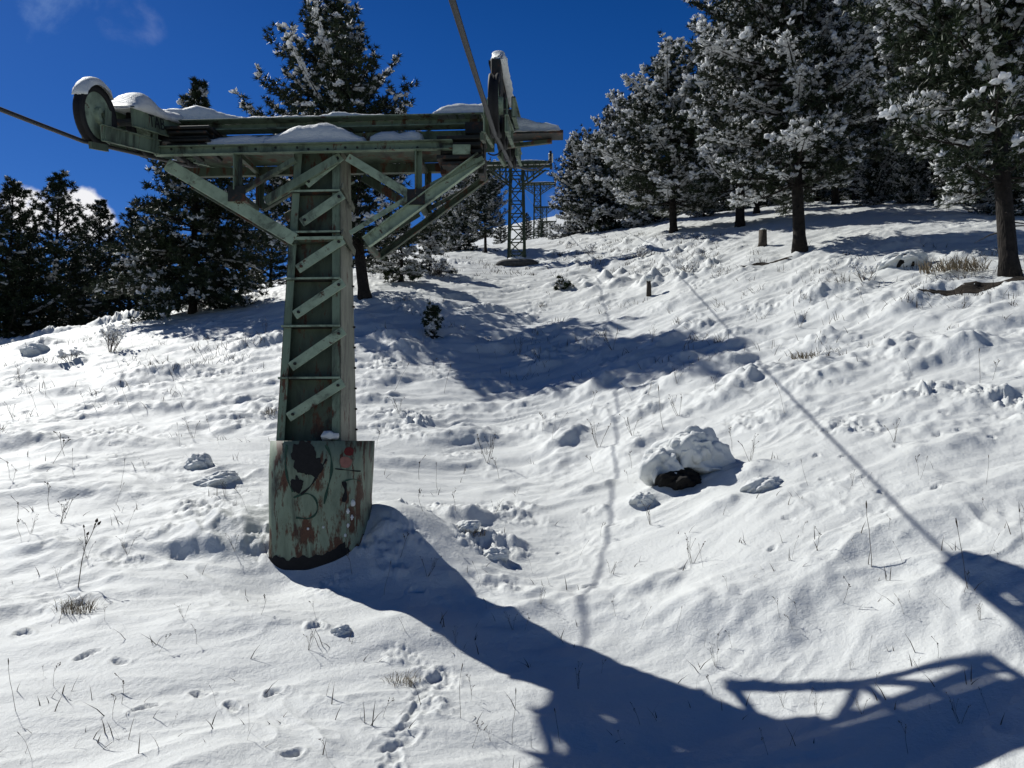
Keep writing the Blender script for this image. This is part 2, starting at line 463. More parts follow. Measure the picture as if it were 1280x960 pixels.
# icosphere templates
def ico(sub):
    import bmesh
    bm = bmesh.new(); bmesh.ops.create_icosphere(bm, subdivisions=sub, radius=1)
    V = np.array([v.co[:] for v in bm.verts]); F = np.array([[v.index for v in f.verts] for f in bm.faces]); bm.free()
    return V, F
ICO1, ICO2, ICO4 = ico(1), ico(2), ico(5)

# ------------------------------------------------------------------ ground mesh
def build_ground():
    a1 = np.linspace(-44, 44, 940)
    a0 = np.linspace(-180, -44, 40)[:-1]; a2 = np.linspace(44, 180, 40)[1:-1]
    az = np.radians(np.concatenate([a0, a1, a2])); na = len(az)
    rr = np.concatenate([np.linspace(.15, 1.9, 12)[:-1], np.exp(np.linspace(math.log(1.9), math.log(62), 900)), np.exp(np.linspace(math.log(63), math.log(900), 90))])
    nr = len(rr)
    X = (rr[:, None] * np.sin(az)).ravel(); Y = (rr[:, None] * np.cos(az)).ravel()
    Z = H(X, Y)
    V = np.stack([X, Y, Z], 1)
    V = np.concatenate([V, [[0, 0, float(h_base(0, 0)[0])]]])
    i = np.arange(nr - 1)[:, None] * na; j = np.arange(na); j2 = (j + 1) % na
    F = np.stack([(i + j), (i + na + j), (i + na + j2), (i + j2)], 2).reshape(-1, 4)
    o = link_mesh("ground", V, F, 'snow', None, True)
    # fan at the centre
    tag(o, "snow covered hillside rising to the trees", "ground", kind="structure")
    return o
build_ground()

# ------------------------------------------------------------------ first tower
tz = H1(TX, TY)
tower = empty("lift_tower", (TX, TY, 0.0), TA)
tag(tower, "big green rusting lift pylon with T shaped crossarm and snow, closest to the viewer", "lift pylon", "lift pylons up the slope")
ct, st = math.cos(TA), math.sin(TA)
def L(px, py, ly):
    """point of the pylon frame seen at a photo position, on the plane local y = ly"""
    r = ray(px, py)
    # world->local rotation by -TA
    ox, oy = -TX, -TY
    lx = lambda x, y: (ct * x + st * y, -st * x + ct * y)
    o2 = lx(ox, oy); d2 = lx(r[0], r[1])
    t = (ly - o2[1]) / d2[1]
    return Vector((o2[0] + d2[0] * t, ly, r[2] * t))
LINE_S, LINE_UP = .157, .335

# base shroud : open rounded shell
def shroud_pt(a, hw=.49, hd=.47, e=3.2):
    ca, sa = math.cos(a), math.sin(a)
    rr = (abs(ca) ** e + abs(sa) ** e) ** (-1 / e)
    return hw * rr * ca, hd * rr * sa
ZT = L(404, 551, -.5).z
sh = MB(); Nn = 72; zs = [-1.9, -1.4, -1.0, -.6, -.3, ZT]
for z in zs:
    for i in range(Nn):
        x, y = shroud_pt(2 * math.pi * i / Nn); x += .012 * math.sin(z * 5 + i * .3); sh.v.append((x + .06, y, z))
for z in (ZT, -.5):
    for i in range(Nn):
        x, y = shroud_pt(2 * math.pi * i / Nn, .478, .458); sh.v.append((x + .06, y, z))
for k in range(len(zs) + 1):
    for i in range(Nn):
        j = (i + 1) % Nn; sh.f.append([k * Nn + i, k * Nn + j, (k + 1) * Nn + j, (k + 1) * Nn + i])
sh.f.append([(len(zs) + 1) * Nn + i for i in range(Nn)])
shroud = sh.build("base_shroud", 'shroud', tower, False)
for p in shroud.data.polygons: p.use_smooth = len(p.vertices) == 4
shroud["label"] = "wide rusted green base shell with graffiti"
# dark band at the foot in the graffiti black, top edge uneven, higher at right
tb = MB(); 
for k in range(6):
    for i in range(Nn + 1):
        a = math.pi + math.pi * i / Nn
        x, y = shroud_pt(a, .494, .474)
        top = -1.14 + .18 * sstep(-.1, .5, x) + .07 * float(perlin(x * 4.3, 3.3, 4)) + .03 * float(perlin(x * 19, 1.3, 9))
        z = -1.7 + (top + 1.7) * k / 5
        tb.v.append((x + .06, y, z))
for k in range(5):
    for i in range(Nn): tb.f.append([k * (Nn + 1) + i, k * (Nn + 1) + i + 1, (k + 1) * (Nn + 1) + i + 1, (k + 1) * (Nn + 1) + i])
tb.build("dark_foot_band", 'black_paint', shroud, True)

# graffiti drawn on the shell: strokes in (px, py) of the shell front
def on_shell(px, py, off=.004):
    q = L(px, py, -.47)
    x = max(-.465, min(.465, q.x - .06))
    # y on the front of the superellipse
    e = 3.2; y = -.47 * (max(0, 1 - (abs(x) / .49) ** e)) ** (1 / e)
    return Vector((x + .06, y - off, q.z))
def stroke(name, pts, w, material, off=.004):
    pts = np.array(pts, float); t = np.linspace(0, len(pts) - 1, len(pts) * 5)
    i = np.clip(t.astype(int), 0, len(pts) - 2); f = (t - i)[:, None]
    p_1 = pts[np.clip(i - 1, 0, None)]; p0 = pts[i]; p1 = pts[i + 1]; p2 = pts[np.clip(i + 2, None, len(pts) - 1)]
    q = .5 * (2 * p0 + (p1 - p_1) * f + (2 * p_1 - 5 * p0 + 4 * p1 - p2) * f ** 2 + (3 * p0 - p_1 - 3 * p1 + p2) * f ** 3)
    tg = np.gradient(q, axis=0); tg /= np.linalg.norm(tg, axis=1)[:, None] + 1e-9; nn = np.stack([-tg[:, 1], tg[:, 0]], 1)
    m = MB()
    for k in range(len(q)):
        ww = w * (.75 + .35 * math.sin(k * .7)) * .5
        for s_ in (-1, 1): m.v.append(tuple(on_shell(*(q[k] + nn[k] * s_ * ww), off)))
    for k in range(len(q) - 1): m.f.append([2 * k, 2 * k + 1, 2 * k + 3, 2 * k + 2])
    return m.build(name, material, shroud)
def blot(name, cx, cy, rx, ry, material, seed, off=.003, rough=.25):
    m = MB(); kk = 40
    rings = [0, .35, .7, 1.0]
    for ri in rings:
        for i in range(kk):
            a = 2 * math.pi * i / kk
            rad = ri * (1 + rough * float(perlin(math.cos(a) * 1.8 + seed, math.sin(a) * 1.8, seed)) + rough * .5 * float(perlin(math.cos(a) * 5 + seed, math.sin(a) * 5, seed)))
            m.v.append(tuple(on_shell(cx + rx * rad * math.cos(a), cy + ry * rad * math.sin(a), off)))
    for r_ in range(3):
        for i in range(kk):
            j = (i + 1) % kk; m.f.append([r_ * kk + i, r_ * kk + j, (r_ + 1) * kk + j, (r_ + 1) * kk + i])
    return m.build(name, material, shroud, True)
blot("paint_blot", 380, 571, 15, 19, 'black_paint', 3, .003, .3)
blot("paint_blot", 391, 582, 12, 13, 'black_paint', 8, .0045, .3)
blot("paint_blot", 371, 606, 7, 11, 'black_paint', 12, .003, .4)
stroke("graffiti_stroke", [(407,556),(413,570),(414,590),(409,612),(405,630)], 3.4, 'green_spray')
stroke("graffiti_stroke", [(358,556),(356,575),(359,598),(366,615)], 3.0, 'green_spray')
stroke("graffiti_stroke", [(367,622),(384,617),(395,625),(396,640),(386,648),(370,647)], 2.6, 'green_spray', .005)
stroke("graffiti_stroke", [(376,618),(388,608),(398,592),(408,574)], 3.0, 'black_paint', .006)
stroke("graffiti_stroke", [(418,586),(432,588),(446,590),(462,588)], 1.6, 'black_paint')
stroke("graffiti_stroke", [(428,602),(440,600),(450,612),(452,632)], 1.6, 'green_spray')
stroke("graffiti_stroke", [(449,571),(450,580)], 4, 'black_paint'); stroke("graffiti_stroke", [(458,570),(459,576)], 3.5, 'black_paint')
stroke("graffiti_stroke", [(428,602),(430,614),(428,628)], 5, 'black_paint')
blot("paint_dot", 430, 578, 6.5, 7.5, 'pink_paint', 22, .0035, .12)
blot("paint_dot", 433.5, 564.5, 5, 5.5, 'red_paint', 25, .005, .1)
# clots of snow stuck to the shell
for i, (px, py, s_) in enumerate([(437,630,.028),(432,640,.02),(436,648,.02),(432,658,.018),(385,661,.012),(404,659,.012),(429,670,.016)]):
    q = on_shell(px, py, .0)
    link_mesh("snow_clot", ICO2[0] * np.array([s_, s_ * .6, s_ * 1.2]) * (1 + .2 * np.sin(ICO2[0][:, [2]] * 7 + i)) + np.array(q), ICO2[1], 'snow_tree', shroud, True)

# column : four corner angles, plates, ribs and diagonals.  half sizes at the bottom / top
ZB, ZTOP = ZT - .25, L(400, 186, -.22).z
def hx(z): t = (z - ZB) / (ZTOP - ZB); return .325 + (.235 - .325) * t
def hy(z): t = (z - ZB) / (ZTOP - ZB); return .33 + (.20 - .33) * t
CXo = .0
for sx in (-1, 1):
    for sy in (-1, 1):
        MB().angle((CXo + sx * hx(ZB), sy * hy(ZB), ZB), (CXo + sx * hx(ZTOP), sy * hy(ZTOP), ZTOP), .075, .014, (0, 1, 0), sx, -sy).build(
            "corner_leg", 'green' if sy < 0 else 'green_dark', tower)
def plate(name, pts, th, nrm, material, seg=1):
    m = MB(); nrm = Vector(nrm); b = [Vector(p) for p in pts]
    m.v = [tuple(p) for p in b] + [tuple(p + nrm * th) for p in b]; k = len(b)
    m.f = [list(range(k)), list(range(k, 2 * k))[::-1]] + [[i, i + k, (i + 1) % k + k, (i + 1) % k] for i in range(k)]
    return m.build(name, material, tower)
ins = .016
rear = plate("rear_plate", [(-hx(ZB) + .02, hy(ZB) - .04, ZB), (hx(ZB) - .02, hy(ZB) - .04, ZB), (hx(ZTOP) - .02, hy(ZTOP) - .04, ZTOP), (-hx(ZTOP) + .02, hy(ZTOP) - .04, ZTOP)], .01, (0, 1, 0), 'green')
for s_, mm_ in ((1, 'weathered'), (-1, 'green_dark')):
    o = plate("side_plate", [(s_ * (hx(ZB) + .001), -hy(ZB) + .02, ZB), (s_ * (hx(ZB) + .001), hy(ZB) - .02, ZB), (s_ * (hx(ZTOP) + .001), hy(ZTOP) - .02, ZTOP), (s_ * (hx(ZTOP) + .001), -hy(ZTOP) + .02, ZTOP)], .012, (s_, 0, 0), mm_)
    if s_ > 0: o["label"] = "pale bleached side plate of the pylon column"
# front recess plate behind the diagonals
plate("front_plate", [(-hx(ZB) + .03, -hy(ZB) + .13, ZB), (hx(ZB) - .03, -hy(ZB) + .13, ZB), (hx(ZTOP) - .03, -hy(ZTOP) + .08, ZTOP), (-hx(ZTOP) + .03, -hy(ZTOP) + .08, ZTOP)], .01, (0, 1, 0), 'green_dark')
ribs = [237, 289, 348, 408, 473]
for py in ribs:
    z = L(395, py, -.3).z
    MB().beam((-hx(z) - .012, -hy(z) + .05, z), (hx(z) + .012, -hy(z) + .05, z), .17, .014).build("rib", 'grime', tower)
    MB().beam((-hx(z) - .015, -hy(z) - .035, z + .004), (hx(z) + .015, -hy(z) - .035, z + .004), .012, .02).build("rib_edge", 'green_light', tower)
for (a, b) in [((362,522),(430,478)),((364,459),(430,413)),((368,394),(429,352)),((371,336),(428,298)),((375,277),(427,241)),((380,228),(424,192))]:
    pa, pb = L(*a, -.3), L(*b, -.3)
    for q in (pa, pb): q.y = -hy(q.z) - .026
    pa.x = max(pa.x, -hx(pa.z) - .01)
    MB().beam(pa, pb, .016, .098, (0, 0, 1)).build("diagonal_brace", 'green_light', tower, bevel=.003)
    for q, e in ((pa, .05), (pb, -.05)):
        c_ = q.lerp(pb if e > 0 else pa, .09)
        MB().prism([(math.cos(k * math.pi / 3) * .016, math.sin(k * math.pi / 3) * .016) for k in range(6)], c_ + Vector((0, -.008, 0)), c_ + Vector((0, -.028, 0))).build("bolt", 'grime', tower)
# bracing of the right face
for (z0, z1) in [(L(440,297,0).z, L(440,312,0).z), (L(440,240,0).z, L(440,258,0).z)]:
    MB().beam((hx(z0) + .03, -hy(z0), z0), (hx(z1) + .06, hy(z1) * .6, z1), .012, .07).build("side_brace", 'weathered', tower)
link_mesh("snow_clot", ICO2[0] * np.array([.09, .06, .05]) * (1 + .25 * np.sin(ICO2[0][:, [0]] * 9)) + np.array(L(411, 545, -.36)), ICO2[1], 'snow_cap', tower, True)
# bolt studs along the right edge
for k in range(9):
    z = ZT + .12 + k * .22
    MB().prism([(math.cos(j * math.pi / 3) * .012, math.sin(j * math.pi / 3) * .012) for j in range(6)], (hx(z) + .014, hy(z) - .06, z), (hx(z) + .035, hy(z) - .06, z)).build("bolt", 'grime', tower)

# crossarm ---------------------------------------------------------------
XL, XR = -1.72, 1.95       # positions of the sheave trains
zc = L(400, 186, -.3).z    # chord level
FY, RY = -.30, .30
xl = L(196, 188, FY).x; xr = L(566, 181, FY).x
MB().channel((xl, FY, zc), (xr, FY, zc), .06, .098, .010, (0, 0, 1), 1).build("front_chord", 'green', tower, bevel=.002)
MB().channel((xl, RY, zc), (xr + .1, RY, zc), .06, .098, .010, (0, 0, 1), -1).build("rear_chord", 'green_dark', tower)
dk = MB().beam((xl + .3, (FY + RY) / 2 + .005, zc + .053), (xr, (FY + RY) / 2 + .005, zc + .053), .58, .006); dk.build("deck_plate", 'green_dark', tower)
for px in [215, 240, 268, 300, 320, 345, 372, 386, 410, 432, 447, 470, 500, 515, 522, 545]:
    q = L(px, 186 + (px % 3) - 1, FY - .002)
    MB().prism([(math.cos(j * math.pi / 3) * .013, math.sin(j * math.pi / 3) * .013) for j in range(6)], q, q + Vector((0, -.018, 0))).build("bolt", 'grime', tower)
# upper beam : channel with pale web and lower lip
UY = .04
zu1 = L(400, 152, UY).z; zu0 = L(400, 166, UY).z
xul = L(190, 155, UY).x; xur = L(625, 155, UY).x
MB().channel((xul, UY, (zu0 + zu1) / 2), (xur, UY, (zu0 + zu1) / 2), .14, zu1 - zu0, .014, (0, 0, 1), 1).build("upper_beam", 'green', tower, bevel=.003)
MB().beam((xul, UY + .022, (zc + .064 + zu0 - .003) / 2), (xur - .06, UY + .022, (zc + .064 + zu0 - .003) / 2), .012, zu0 - .003 - zc - .064).build("web_plate", 'green', tower)
for px in (262, 330, 420, 480, 545):
    q = L(px, 160, UY - .01)
    MB().beam((q.x, UY - .007, zu0), (q.x, UY - .007, zu1), .03 if px != 420 else .06, .012, (0, 1, 0)).build("splice_strip", 'green_dark', tower)
# end machinery blocks : stacked dark plates
def stack(x0, x1, z0, z1, name):
    m = MB(); k = 5
    for i in range(k):
        z = z0 + (z1 - z0) * (i + .5) / k; e = .05 * ((i * 37) % 3 - 1)
        m.beam((x0 + abs(e), -.17 + e * .3, z), (x1 - abs(e) * .6, -.17 + e * .3, z), .30 - abs(e), (z1 - z0) / k * .62)
    for x in (x0 + .05, (x0 + x1) / 2, x1 - .05):
        m.beam((x, -.05, z0 - .03), (x, -.05, z1 + .03), .06, .24, (0, 1, 0))
    return m.build(name, 'grime', tower, bevel=.006)
stack(L(546,180,FY).x, L(606,180,FY).x, L(580,208,FY).z, L(580,168,FY).z, "bearing_block")
stack(L(203,180,FY).x, L(262,180,FY).x, L(230,187,FY).z + .03, L(230,157,FY).z, "bearing_block")
for pxa, pxb, pya, pyb in [(566,588,187,203)]:
    MB().beam(L(pxa, pya, FY - .02), L(pxb, pya, FY - .02), .02, .10).build("gusset_plate", 'green_light', tower)
# vertical hangers, knee braces and web bars (front and rear frames)
def bar(name, a, b, ly, w, t, material, prof='angle'):
    pa, pb = L(*a, FY), L(*b, FY)
    pa.y = pb.y = ly
    m = MB()
    if prof == 'angle': m.prism([(-t, -w / 2), (t, -w / 2), (t, -w / 2 + .018), (t * 6, -w / 2 + .018), (t * 6, -w / 2 + .03), (-t, -w / 2 + .03)], pa, pb) if False else m.beam(pa, pb, .014, w); 
    if prof == 'angle': m.beam(pa + Vector((0, .032, 0)) + (pb - pa).normalized().cross(Vector((0, 1, 0))) * (w / 2 - .006), pb + Vector((0, .032, 0)) + (pb - pa).normalized().cross(Vector((0, 1, 0))) * (w / 2 - .006), .05, .012)
    if prof == 'channel':
        m = MB().channel(pa, pb, .055, w, .011, (0, 0, 1), -1)
    return m.build(name, material, tower, bevel=.002)
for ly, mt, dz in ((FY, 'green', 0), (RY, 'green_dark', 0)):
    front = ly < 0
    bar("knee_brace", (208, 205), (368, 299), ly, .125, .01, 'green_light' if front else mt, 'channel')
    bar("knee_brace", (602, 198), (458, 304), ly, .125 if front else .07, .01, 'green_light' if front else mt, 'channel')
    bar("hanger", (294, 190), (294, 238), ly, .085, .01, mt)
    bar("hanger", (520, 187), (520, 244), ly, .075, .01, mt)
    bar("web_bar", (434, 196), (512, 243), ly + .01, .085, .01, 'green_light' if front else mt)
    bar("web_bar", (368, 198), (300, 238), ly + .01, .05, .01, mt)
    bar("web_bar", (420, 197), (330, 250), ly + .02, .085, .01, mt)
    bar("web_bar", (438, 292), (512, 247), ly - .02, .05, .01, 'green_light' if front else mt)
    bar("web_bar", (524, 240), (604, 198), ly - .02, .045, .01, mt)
# cross ties between the two frames
for px, py in ((208, 205), (294, 190), (294, 240), (368, 300), (458, 305), (520, 246), (520, 190), (600, 199)):
    q = L(px, py, FY); MB().beam((q.x, FY + .02, q.z), (q.x, RY - .02, q.z), .05, .05).build("cross_tie", 'green_dark', tower)
for px, py in ((520, 246), (296, 242)):
    q = L(px, py, FY - .03); MB().beam(q + Vector((-.09, 0, 0)), q + Vector((.09, 0, 0)), .012, .16).build("gusset_plate", 'grime', tower)
# snow dusting on the right knee
# collar where knees meet column
zcol = L(400, 298, -.27).z
MB().beam((-hx(zcol) - .04, -hy(zcol) - .045, zcol), (hx(zcol) + .05, -hy(zcol) - .045, zcol), .02, .03).build("collar", 'green_light', tower)
MB().beam((-hx(zcol) - .03, .0, zcol - .02), (hx(zcol) + .03, .0, zcol - .02), .52, .02).build("collar", 'green_dark', tower)

# sheave trains : rope runs UNDER the wheels
WR = .27
def rope_z(y):   # local y along the line
    s_ = .5 * (LINE_S + LINE_UP)
    a = 1.45
    if y < -a: return zr0 + s_ * 0 - LINE_S * (-y - a) - .25 * a
    if y > a: return zr0 + LINE_UP * (y - a) + .25 * a
    # smooth bend
    return zr0 + .25 * y + .0 * y
zr0 = 0
wy_near = -1.28
# near wheel centre from the photo
nw = L(113, 148, wy_near)
zr0 = (nw.z - WR + .03) - (.25 * wy_near)
def train(x, side, letters):
    t = empty("sheave_train", (x, 0, 0)); t.parent = tower
    zz = lambda y: rope_z(y)
    yy = [-1.28, -.46, .46, 1.28]
    for y in yy:
        w_ = MB().lathe_y([(WR - .06, -.03), (WR - .04, -.04), (WR, -.045), (WR + .005, -.025), (WR - .02, 0), (WR + .005, .025), (WR, .045), (WR - .04, .04), (WR - .06, .03)], (0, y, zz(y) + WR - .01))
        wh = w_.build("wheel", 'rubber', t, True)
        hb = MB().lathe_y([(.03, -.07), (.075, -.07), (.08, -.03), (.215, -.025), (.215, .025), (.08, .03), (.075, .07), (.03, .07)], (0, y, zz(y) + WR - .01), 24)
        for k in range(5):
            a = k * 2 * math.pi / 5 + .3
            cc = Vector((0, y, zz(y) + WR - .01)); dr = Vector((0, math.cos(a), math.sin(a)))
            hb.beam(cc + dr * .07, cc + dr * .195, .05, .03, (1, 0, 0))
        hb.build("hub", 'green_light', wh, False)
    # balance beams, one plate each side of each pair of wheels
    for (ya, yb) in ((-1.28, -.46), (.46, 1.28)):
        for s_ in (-1, 1):
            m = MB()
            pa = Vector((s_ * .085, ya - .06, zz(ya) + .08)); pb = Vector((s_ * .085, yb + .14, zz(yb) + .13))
            m.channel(pa, pb, .035, .15, .01, (0, 0, 1), 1 if s_ > 0 else -1)
            for y in (ya, yb): m.beam((s_ * .10, y + .03, zz(y) + .02), (s_ * .10, y + .03, zz(y) + WR + .06), .09, .014, (1, 0, 0))
            m.build("balance_beam", 'green', t, bevel=.003)
        mid = (ya + yb) / 2
        MB().tube([(-.13, mid, zz(mid) + WR + .0), (.13, mid, zz(mid) + WR + .0)], .035, 12).build("pivot", 'grime', t)
    # main beam joining the pairs, above
    for s_ in (-1, 1):
        MB().channel((s_ * .12, -.92, zz(-.92) + WR + .05), (s_ * .12, .92, zz(.92) + WR + .05), .04, .19, .012, (0, 0, 1), 1 if s_ > 0 else -1).build("main_beam", 'green', t, bevel=.004)
    MB().tube([(-.2, 0, zz(0) + WR + .05), (.2, 0, zz(0) + WR + .05)], .05, 14).build("main_pivot", 'grime', t)
    # rope catcher below
    MB().beam((-side * .1, -1.5, zz(-1.5) - .05), (-side * .1, -1.25, zz(-1.25) - .04), .03, .06).build("rope_catcher", 'green_dark', t)
    return t
TL = train(XL, -1, True); TR = train(XR, 1, False)
# carrier arms joining trains to the crossarm
MB().beam((XL - .1, 0, zu0 - .06), (xul + .3, 0, zu0 - .06), .30, .10).build("arm_end", 'grime', tower)
MB().beam((xur - .35, 0, zu0 - .06), (XR + .14, 0, zu0 - .06), .30, .12).build("arm_end", 'grime', tower)
# tall bracket over the right train and its far plates
for dy, dz, hgt, wd in ((-1.12, .16, .34, .09), (-.55, .14, .30, .05), (-.05, .12, .26, .05)):
    z0 = rope_z(dy) + WR + dz
    MB().beam((XR, dy, z0 - .1), (XR, dy, z0 + hgt - .1), wd, .30, (0, 1, 0)).build("rope_guard", 'grime', tower, bevel=.01)
MB().beam((XR - .02, -1.2, rope_z(-1.2) + WR + .42), (XR - .02, .3, rope_z(.3) + WR + .28), .10, .03).build("guard_rail", 'grime', tower)
# step plank beyond the right train
pl0, pl1 = L(652, 170, -.1), L(704, 168, -.1)
MB().beam((pl0.x - .25, -.1, pl0.z), (pl1.x, -.1, pl0.z), .20, .03).build("step_plank", 'grime', tower)
MB().beam((pl0.x - .2, .06, pl0.z - .05), (pl1.x - .12, -.04, pl0.z - .04), .04, .04).build("plank_bearer", 'green_dark', tower)
# hanging cable loop by the right train
lp = [L(617 + 12 * math.cos(a), 180 + 14 * math.sin(a), -.35) for a in np.linspace(-1.2, 2.2, 14)]
MB().tube(lp, .008, 6).build("loose_wire", 'rubber', tower)
# lettering on the left train's main beam
fc = bpy.data.curves.new("lettering", 'FONT'); fc.body = "TAB"; fc.size = .17; fc.extrude = .002; fc.align_x = 'CENTER'; fc.align_y = 'CENTER'
fo = bpy.data.objects.new("lettering_tmp", fc); COL.objects.link(fo)
dg = bpy.context.evaluated_depsgraph_get(); me = bpy.data.meshes.new_from_object(fo.evaluated_get(dg)); bpy.data.objects.remove(fo)
lo = bpy.data.objects.new("lettering", me); COL.objects.link(lo); lo.parent = TL; me.materials.append(M['letter'])
lo.location = (.165, -.52, rope_z(-.52) + WR + .05)
sl = math.atan(.25)
lo.rotation_euler = Matrix(((0, 0, 1), (math.cos(sl), -math.sin(sl), 0), (math.sin(sl), math.cos(sl), 0))).to_euler()

# snow lying on the pylon
def snow_strip(name, prof, ly, width, zbase, parent, seed=0, dirv=None, over=.02, drop=.012):
    """prof = [(along, height)], a rounded ridge of snow lying on a beam"""
    prof = np.array(prof, float); s_ = np.linspace(prof[0, 0], prof[-1, 0], max(12, int((prof[-1, 0] - prof[0, 0]) / .03)))
    hgt = np.interp(s_, prof[:, 0], prof[:, 1])
    ker = np.array([1, 2, 3, 2, 1.]) / 9
    hgt = np.convolve(np.pad(hgt, 2, mode='edge'), ker, 'valid')
    hgt = np.maximum(hgt + .014 * perlin(s_ * 6, s_ * 0 + seed, seed) + .012 * perlin(s_ * 17, s_ * 0 + seed, seed + 1), .004)
    hgt[0] *= .2; hgt[-1] *= .2
    m = MB(); nk = 13
    for i, s0 in enumerate(s_):
        for k in range(nk):
            a = math.pi * k / (nk - 1)
            ww = width / 2 + over + .014 * float(perlin(s0 * 5 + k * .3, seed * 1.7, seed + 3)) + .012 * float(perlin(s0 * 15 + k * 1.3, seed * 1.7, seed + 5))
            if i in (0, len(s_) - 1): ww *= .6
            off = -ww * math.copysign(abs(math.cos(a)) ** .75, math.cos(a)); up = hgt[i] * math.sin(a) ** .8
            if k in (0, nk - 1): up = -drop - drop * abs(float(perlin(s0 * 9, seed, 6)))
            if dirv is None: m.v.append((s0, ly + off, (zbase(s0) if callable(zbase) else zbase) + up))
            else: m.v.append((ly + off, s0, zbase(s0) + up))
    for i in range(len(s_) - 1):
        for k in range(nk - 1):
            q = [i * nk + k, i * nk + k + 1, (i + 1) * nk + k + 1, (i + 1) * nk + k]
            m.f.append(q if dirv is not None else q[::-1])
    e = (len(s_) - 1) * nk
    m.f.append(list(range(nk))); m.f.append([e + k for k in range(nk)][::-1])
    for i in range(len(s_) - 1): m.f.append([i * nk, (i + 1) * nk, (i + 1) * nk + nk - 1, i * nk + nk - 1])
    return m.build(name, 'snow_cap', parent, True)
def hp(pts, ly, zb): return [(L(px, py, ly).x, max(.004, L(px, py, ly).z - zb)) for px, py in pts]
snow_strip("snow_cap", hp([(186,143),(200,141),(225,140),(240,137),(252,136),(268,142),(285,147),(305,151),(340,150),(400,149),(420,145),(432,144),(450,147),(490,149),(540,148)], UY + .07, zu1 - .03), UY + .07, .14, zu1, tower, 2)
snow_strip("snow_cap", hp([(540,149),(550,141),(560,134),(570,132),(590,133),(610,132),(622,131),(628,138)], UY + .04, zu1), UY + .04, .26, zu1, tower, 3, None, .03)
zd = zc + .056
snow_strip("snow_cap", hp([(262,181),(270,177),(285,176),(294,171),(310,172),(330,174),(350,172)], -.10, zd), -.10, .32, zd, tower, 4, None, .02, .0)
snow_strip("snow_cap", hp([(335,178),(350,173),(370,164),(385,159),(405,157),(425,160),(437,166),(450,174),(462,177)], -.09, zd), -.10, .36, zd, tower, 5, None, .02, .0)
snow_strip("snow_cap", hp([(464,177),(472,170),(482,167),(495,168),(507,170),(515,166),(525,167),(533,175)], -.06, zd), -.07, .32, zd, tower, 6, None, .02, .0)
snow_strip("snow_cap", [(pl0.x - .1, .20), (pl0.x + .05, .15), (pl0.x + .18, .1), (pl1.x - .12, .085), (pl1.x - .02, .05)], -.1, .20, pl0.z + .018, tower, 7)
# along the right guard and the left train
zg = lambda y: rope_z(y) + WR + .42 + (-.14) * (y + 1.2) / 1.5 + .012
snow_strip("snow_cap", [(-1.27, .03), (-1.22, .09), (-1.05, .12), (-.8, .09), (-.3, .08), (.0, .06), (.3, .03)], XR + .02, .10, zg, tower, 8, 1, .02)
zl = lambda y: rope_z(y) + WR + .145
snow_strip("snow_cap", [(-.95, .03), (-.85, .10), (-.72, .19), (-.6, .20), (-.45, .12), (-.3, .09), (.1, .13), (.5, .10), (.9, .05)], XL, .28, zl, tower, 9, 1, .03)
# crest over the near left wheel
def wheel_snow(x, y0, parent, seed):
    zc_ = rope_z(y0) + WR - .01; m = MB(); nk = 9; aa = np.linspace(R(55), R(160), 22)
    for i, a in enumerate(aa):     # angle from -y(near) ... towards far (y)
        th = .075 * math.sin(math.pi * min(1, max(0, (i + .3) / 21.6))) ** .6 * (.55 + .75 * (1 - i / 21)) + .006
        for k in range(nk):
            b_ = math.pi * k / (nk - 1); off = -.075 * math.cos(b_); up = th * math.sin(b_) ** .7
            rr_ = WR - .004 + up
            m.v.append((x + off + .012 * float(perlin(i * .4, k * .5, seed)), y0 - rr_ * math.cos(math.pi - a) * -1 * -1, zc_ + rr_ * math.sin(a)))
    for i in range(len(aa) - 1):
        for k in range(nk - 1): m.f.append([i * nk + k, i * nk + k + 1, (i + 1) * nk + k + 1, (i + 1) * nk + k])
    m.f.append(list(range(nk))[::-1]); m.f.append([(len(aa) - 1) * nk + k for k in range(nk)])
    return m.build("snow_cap", 'snow_cap', parent, True)
wheel_snow(XL, -1.28, tower, 12)

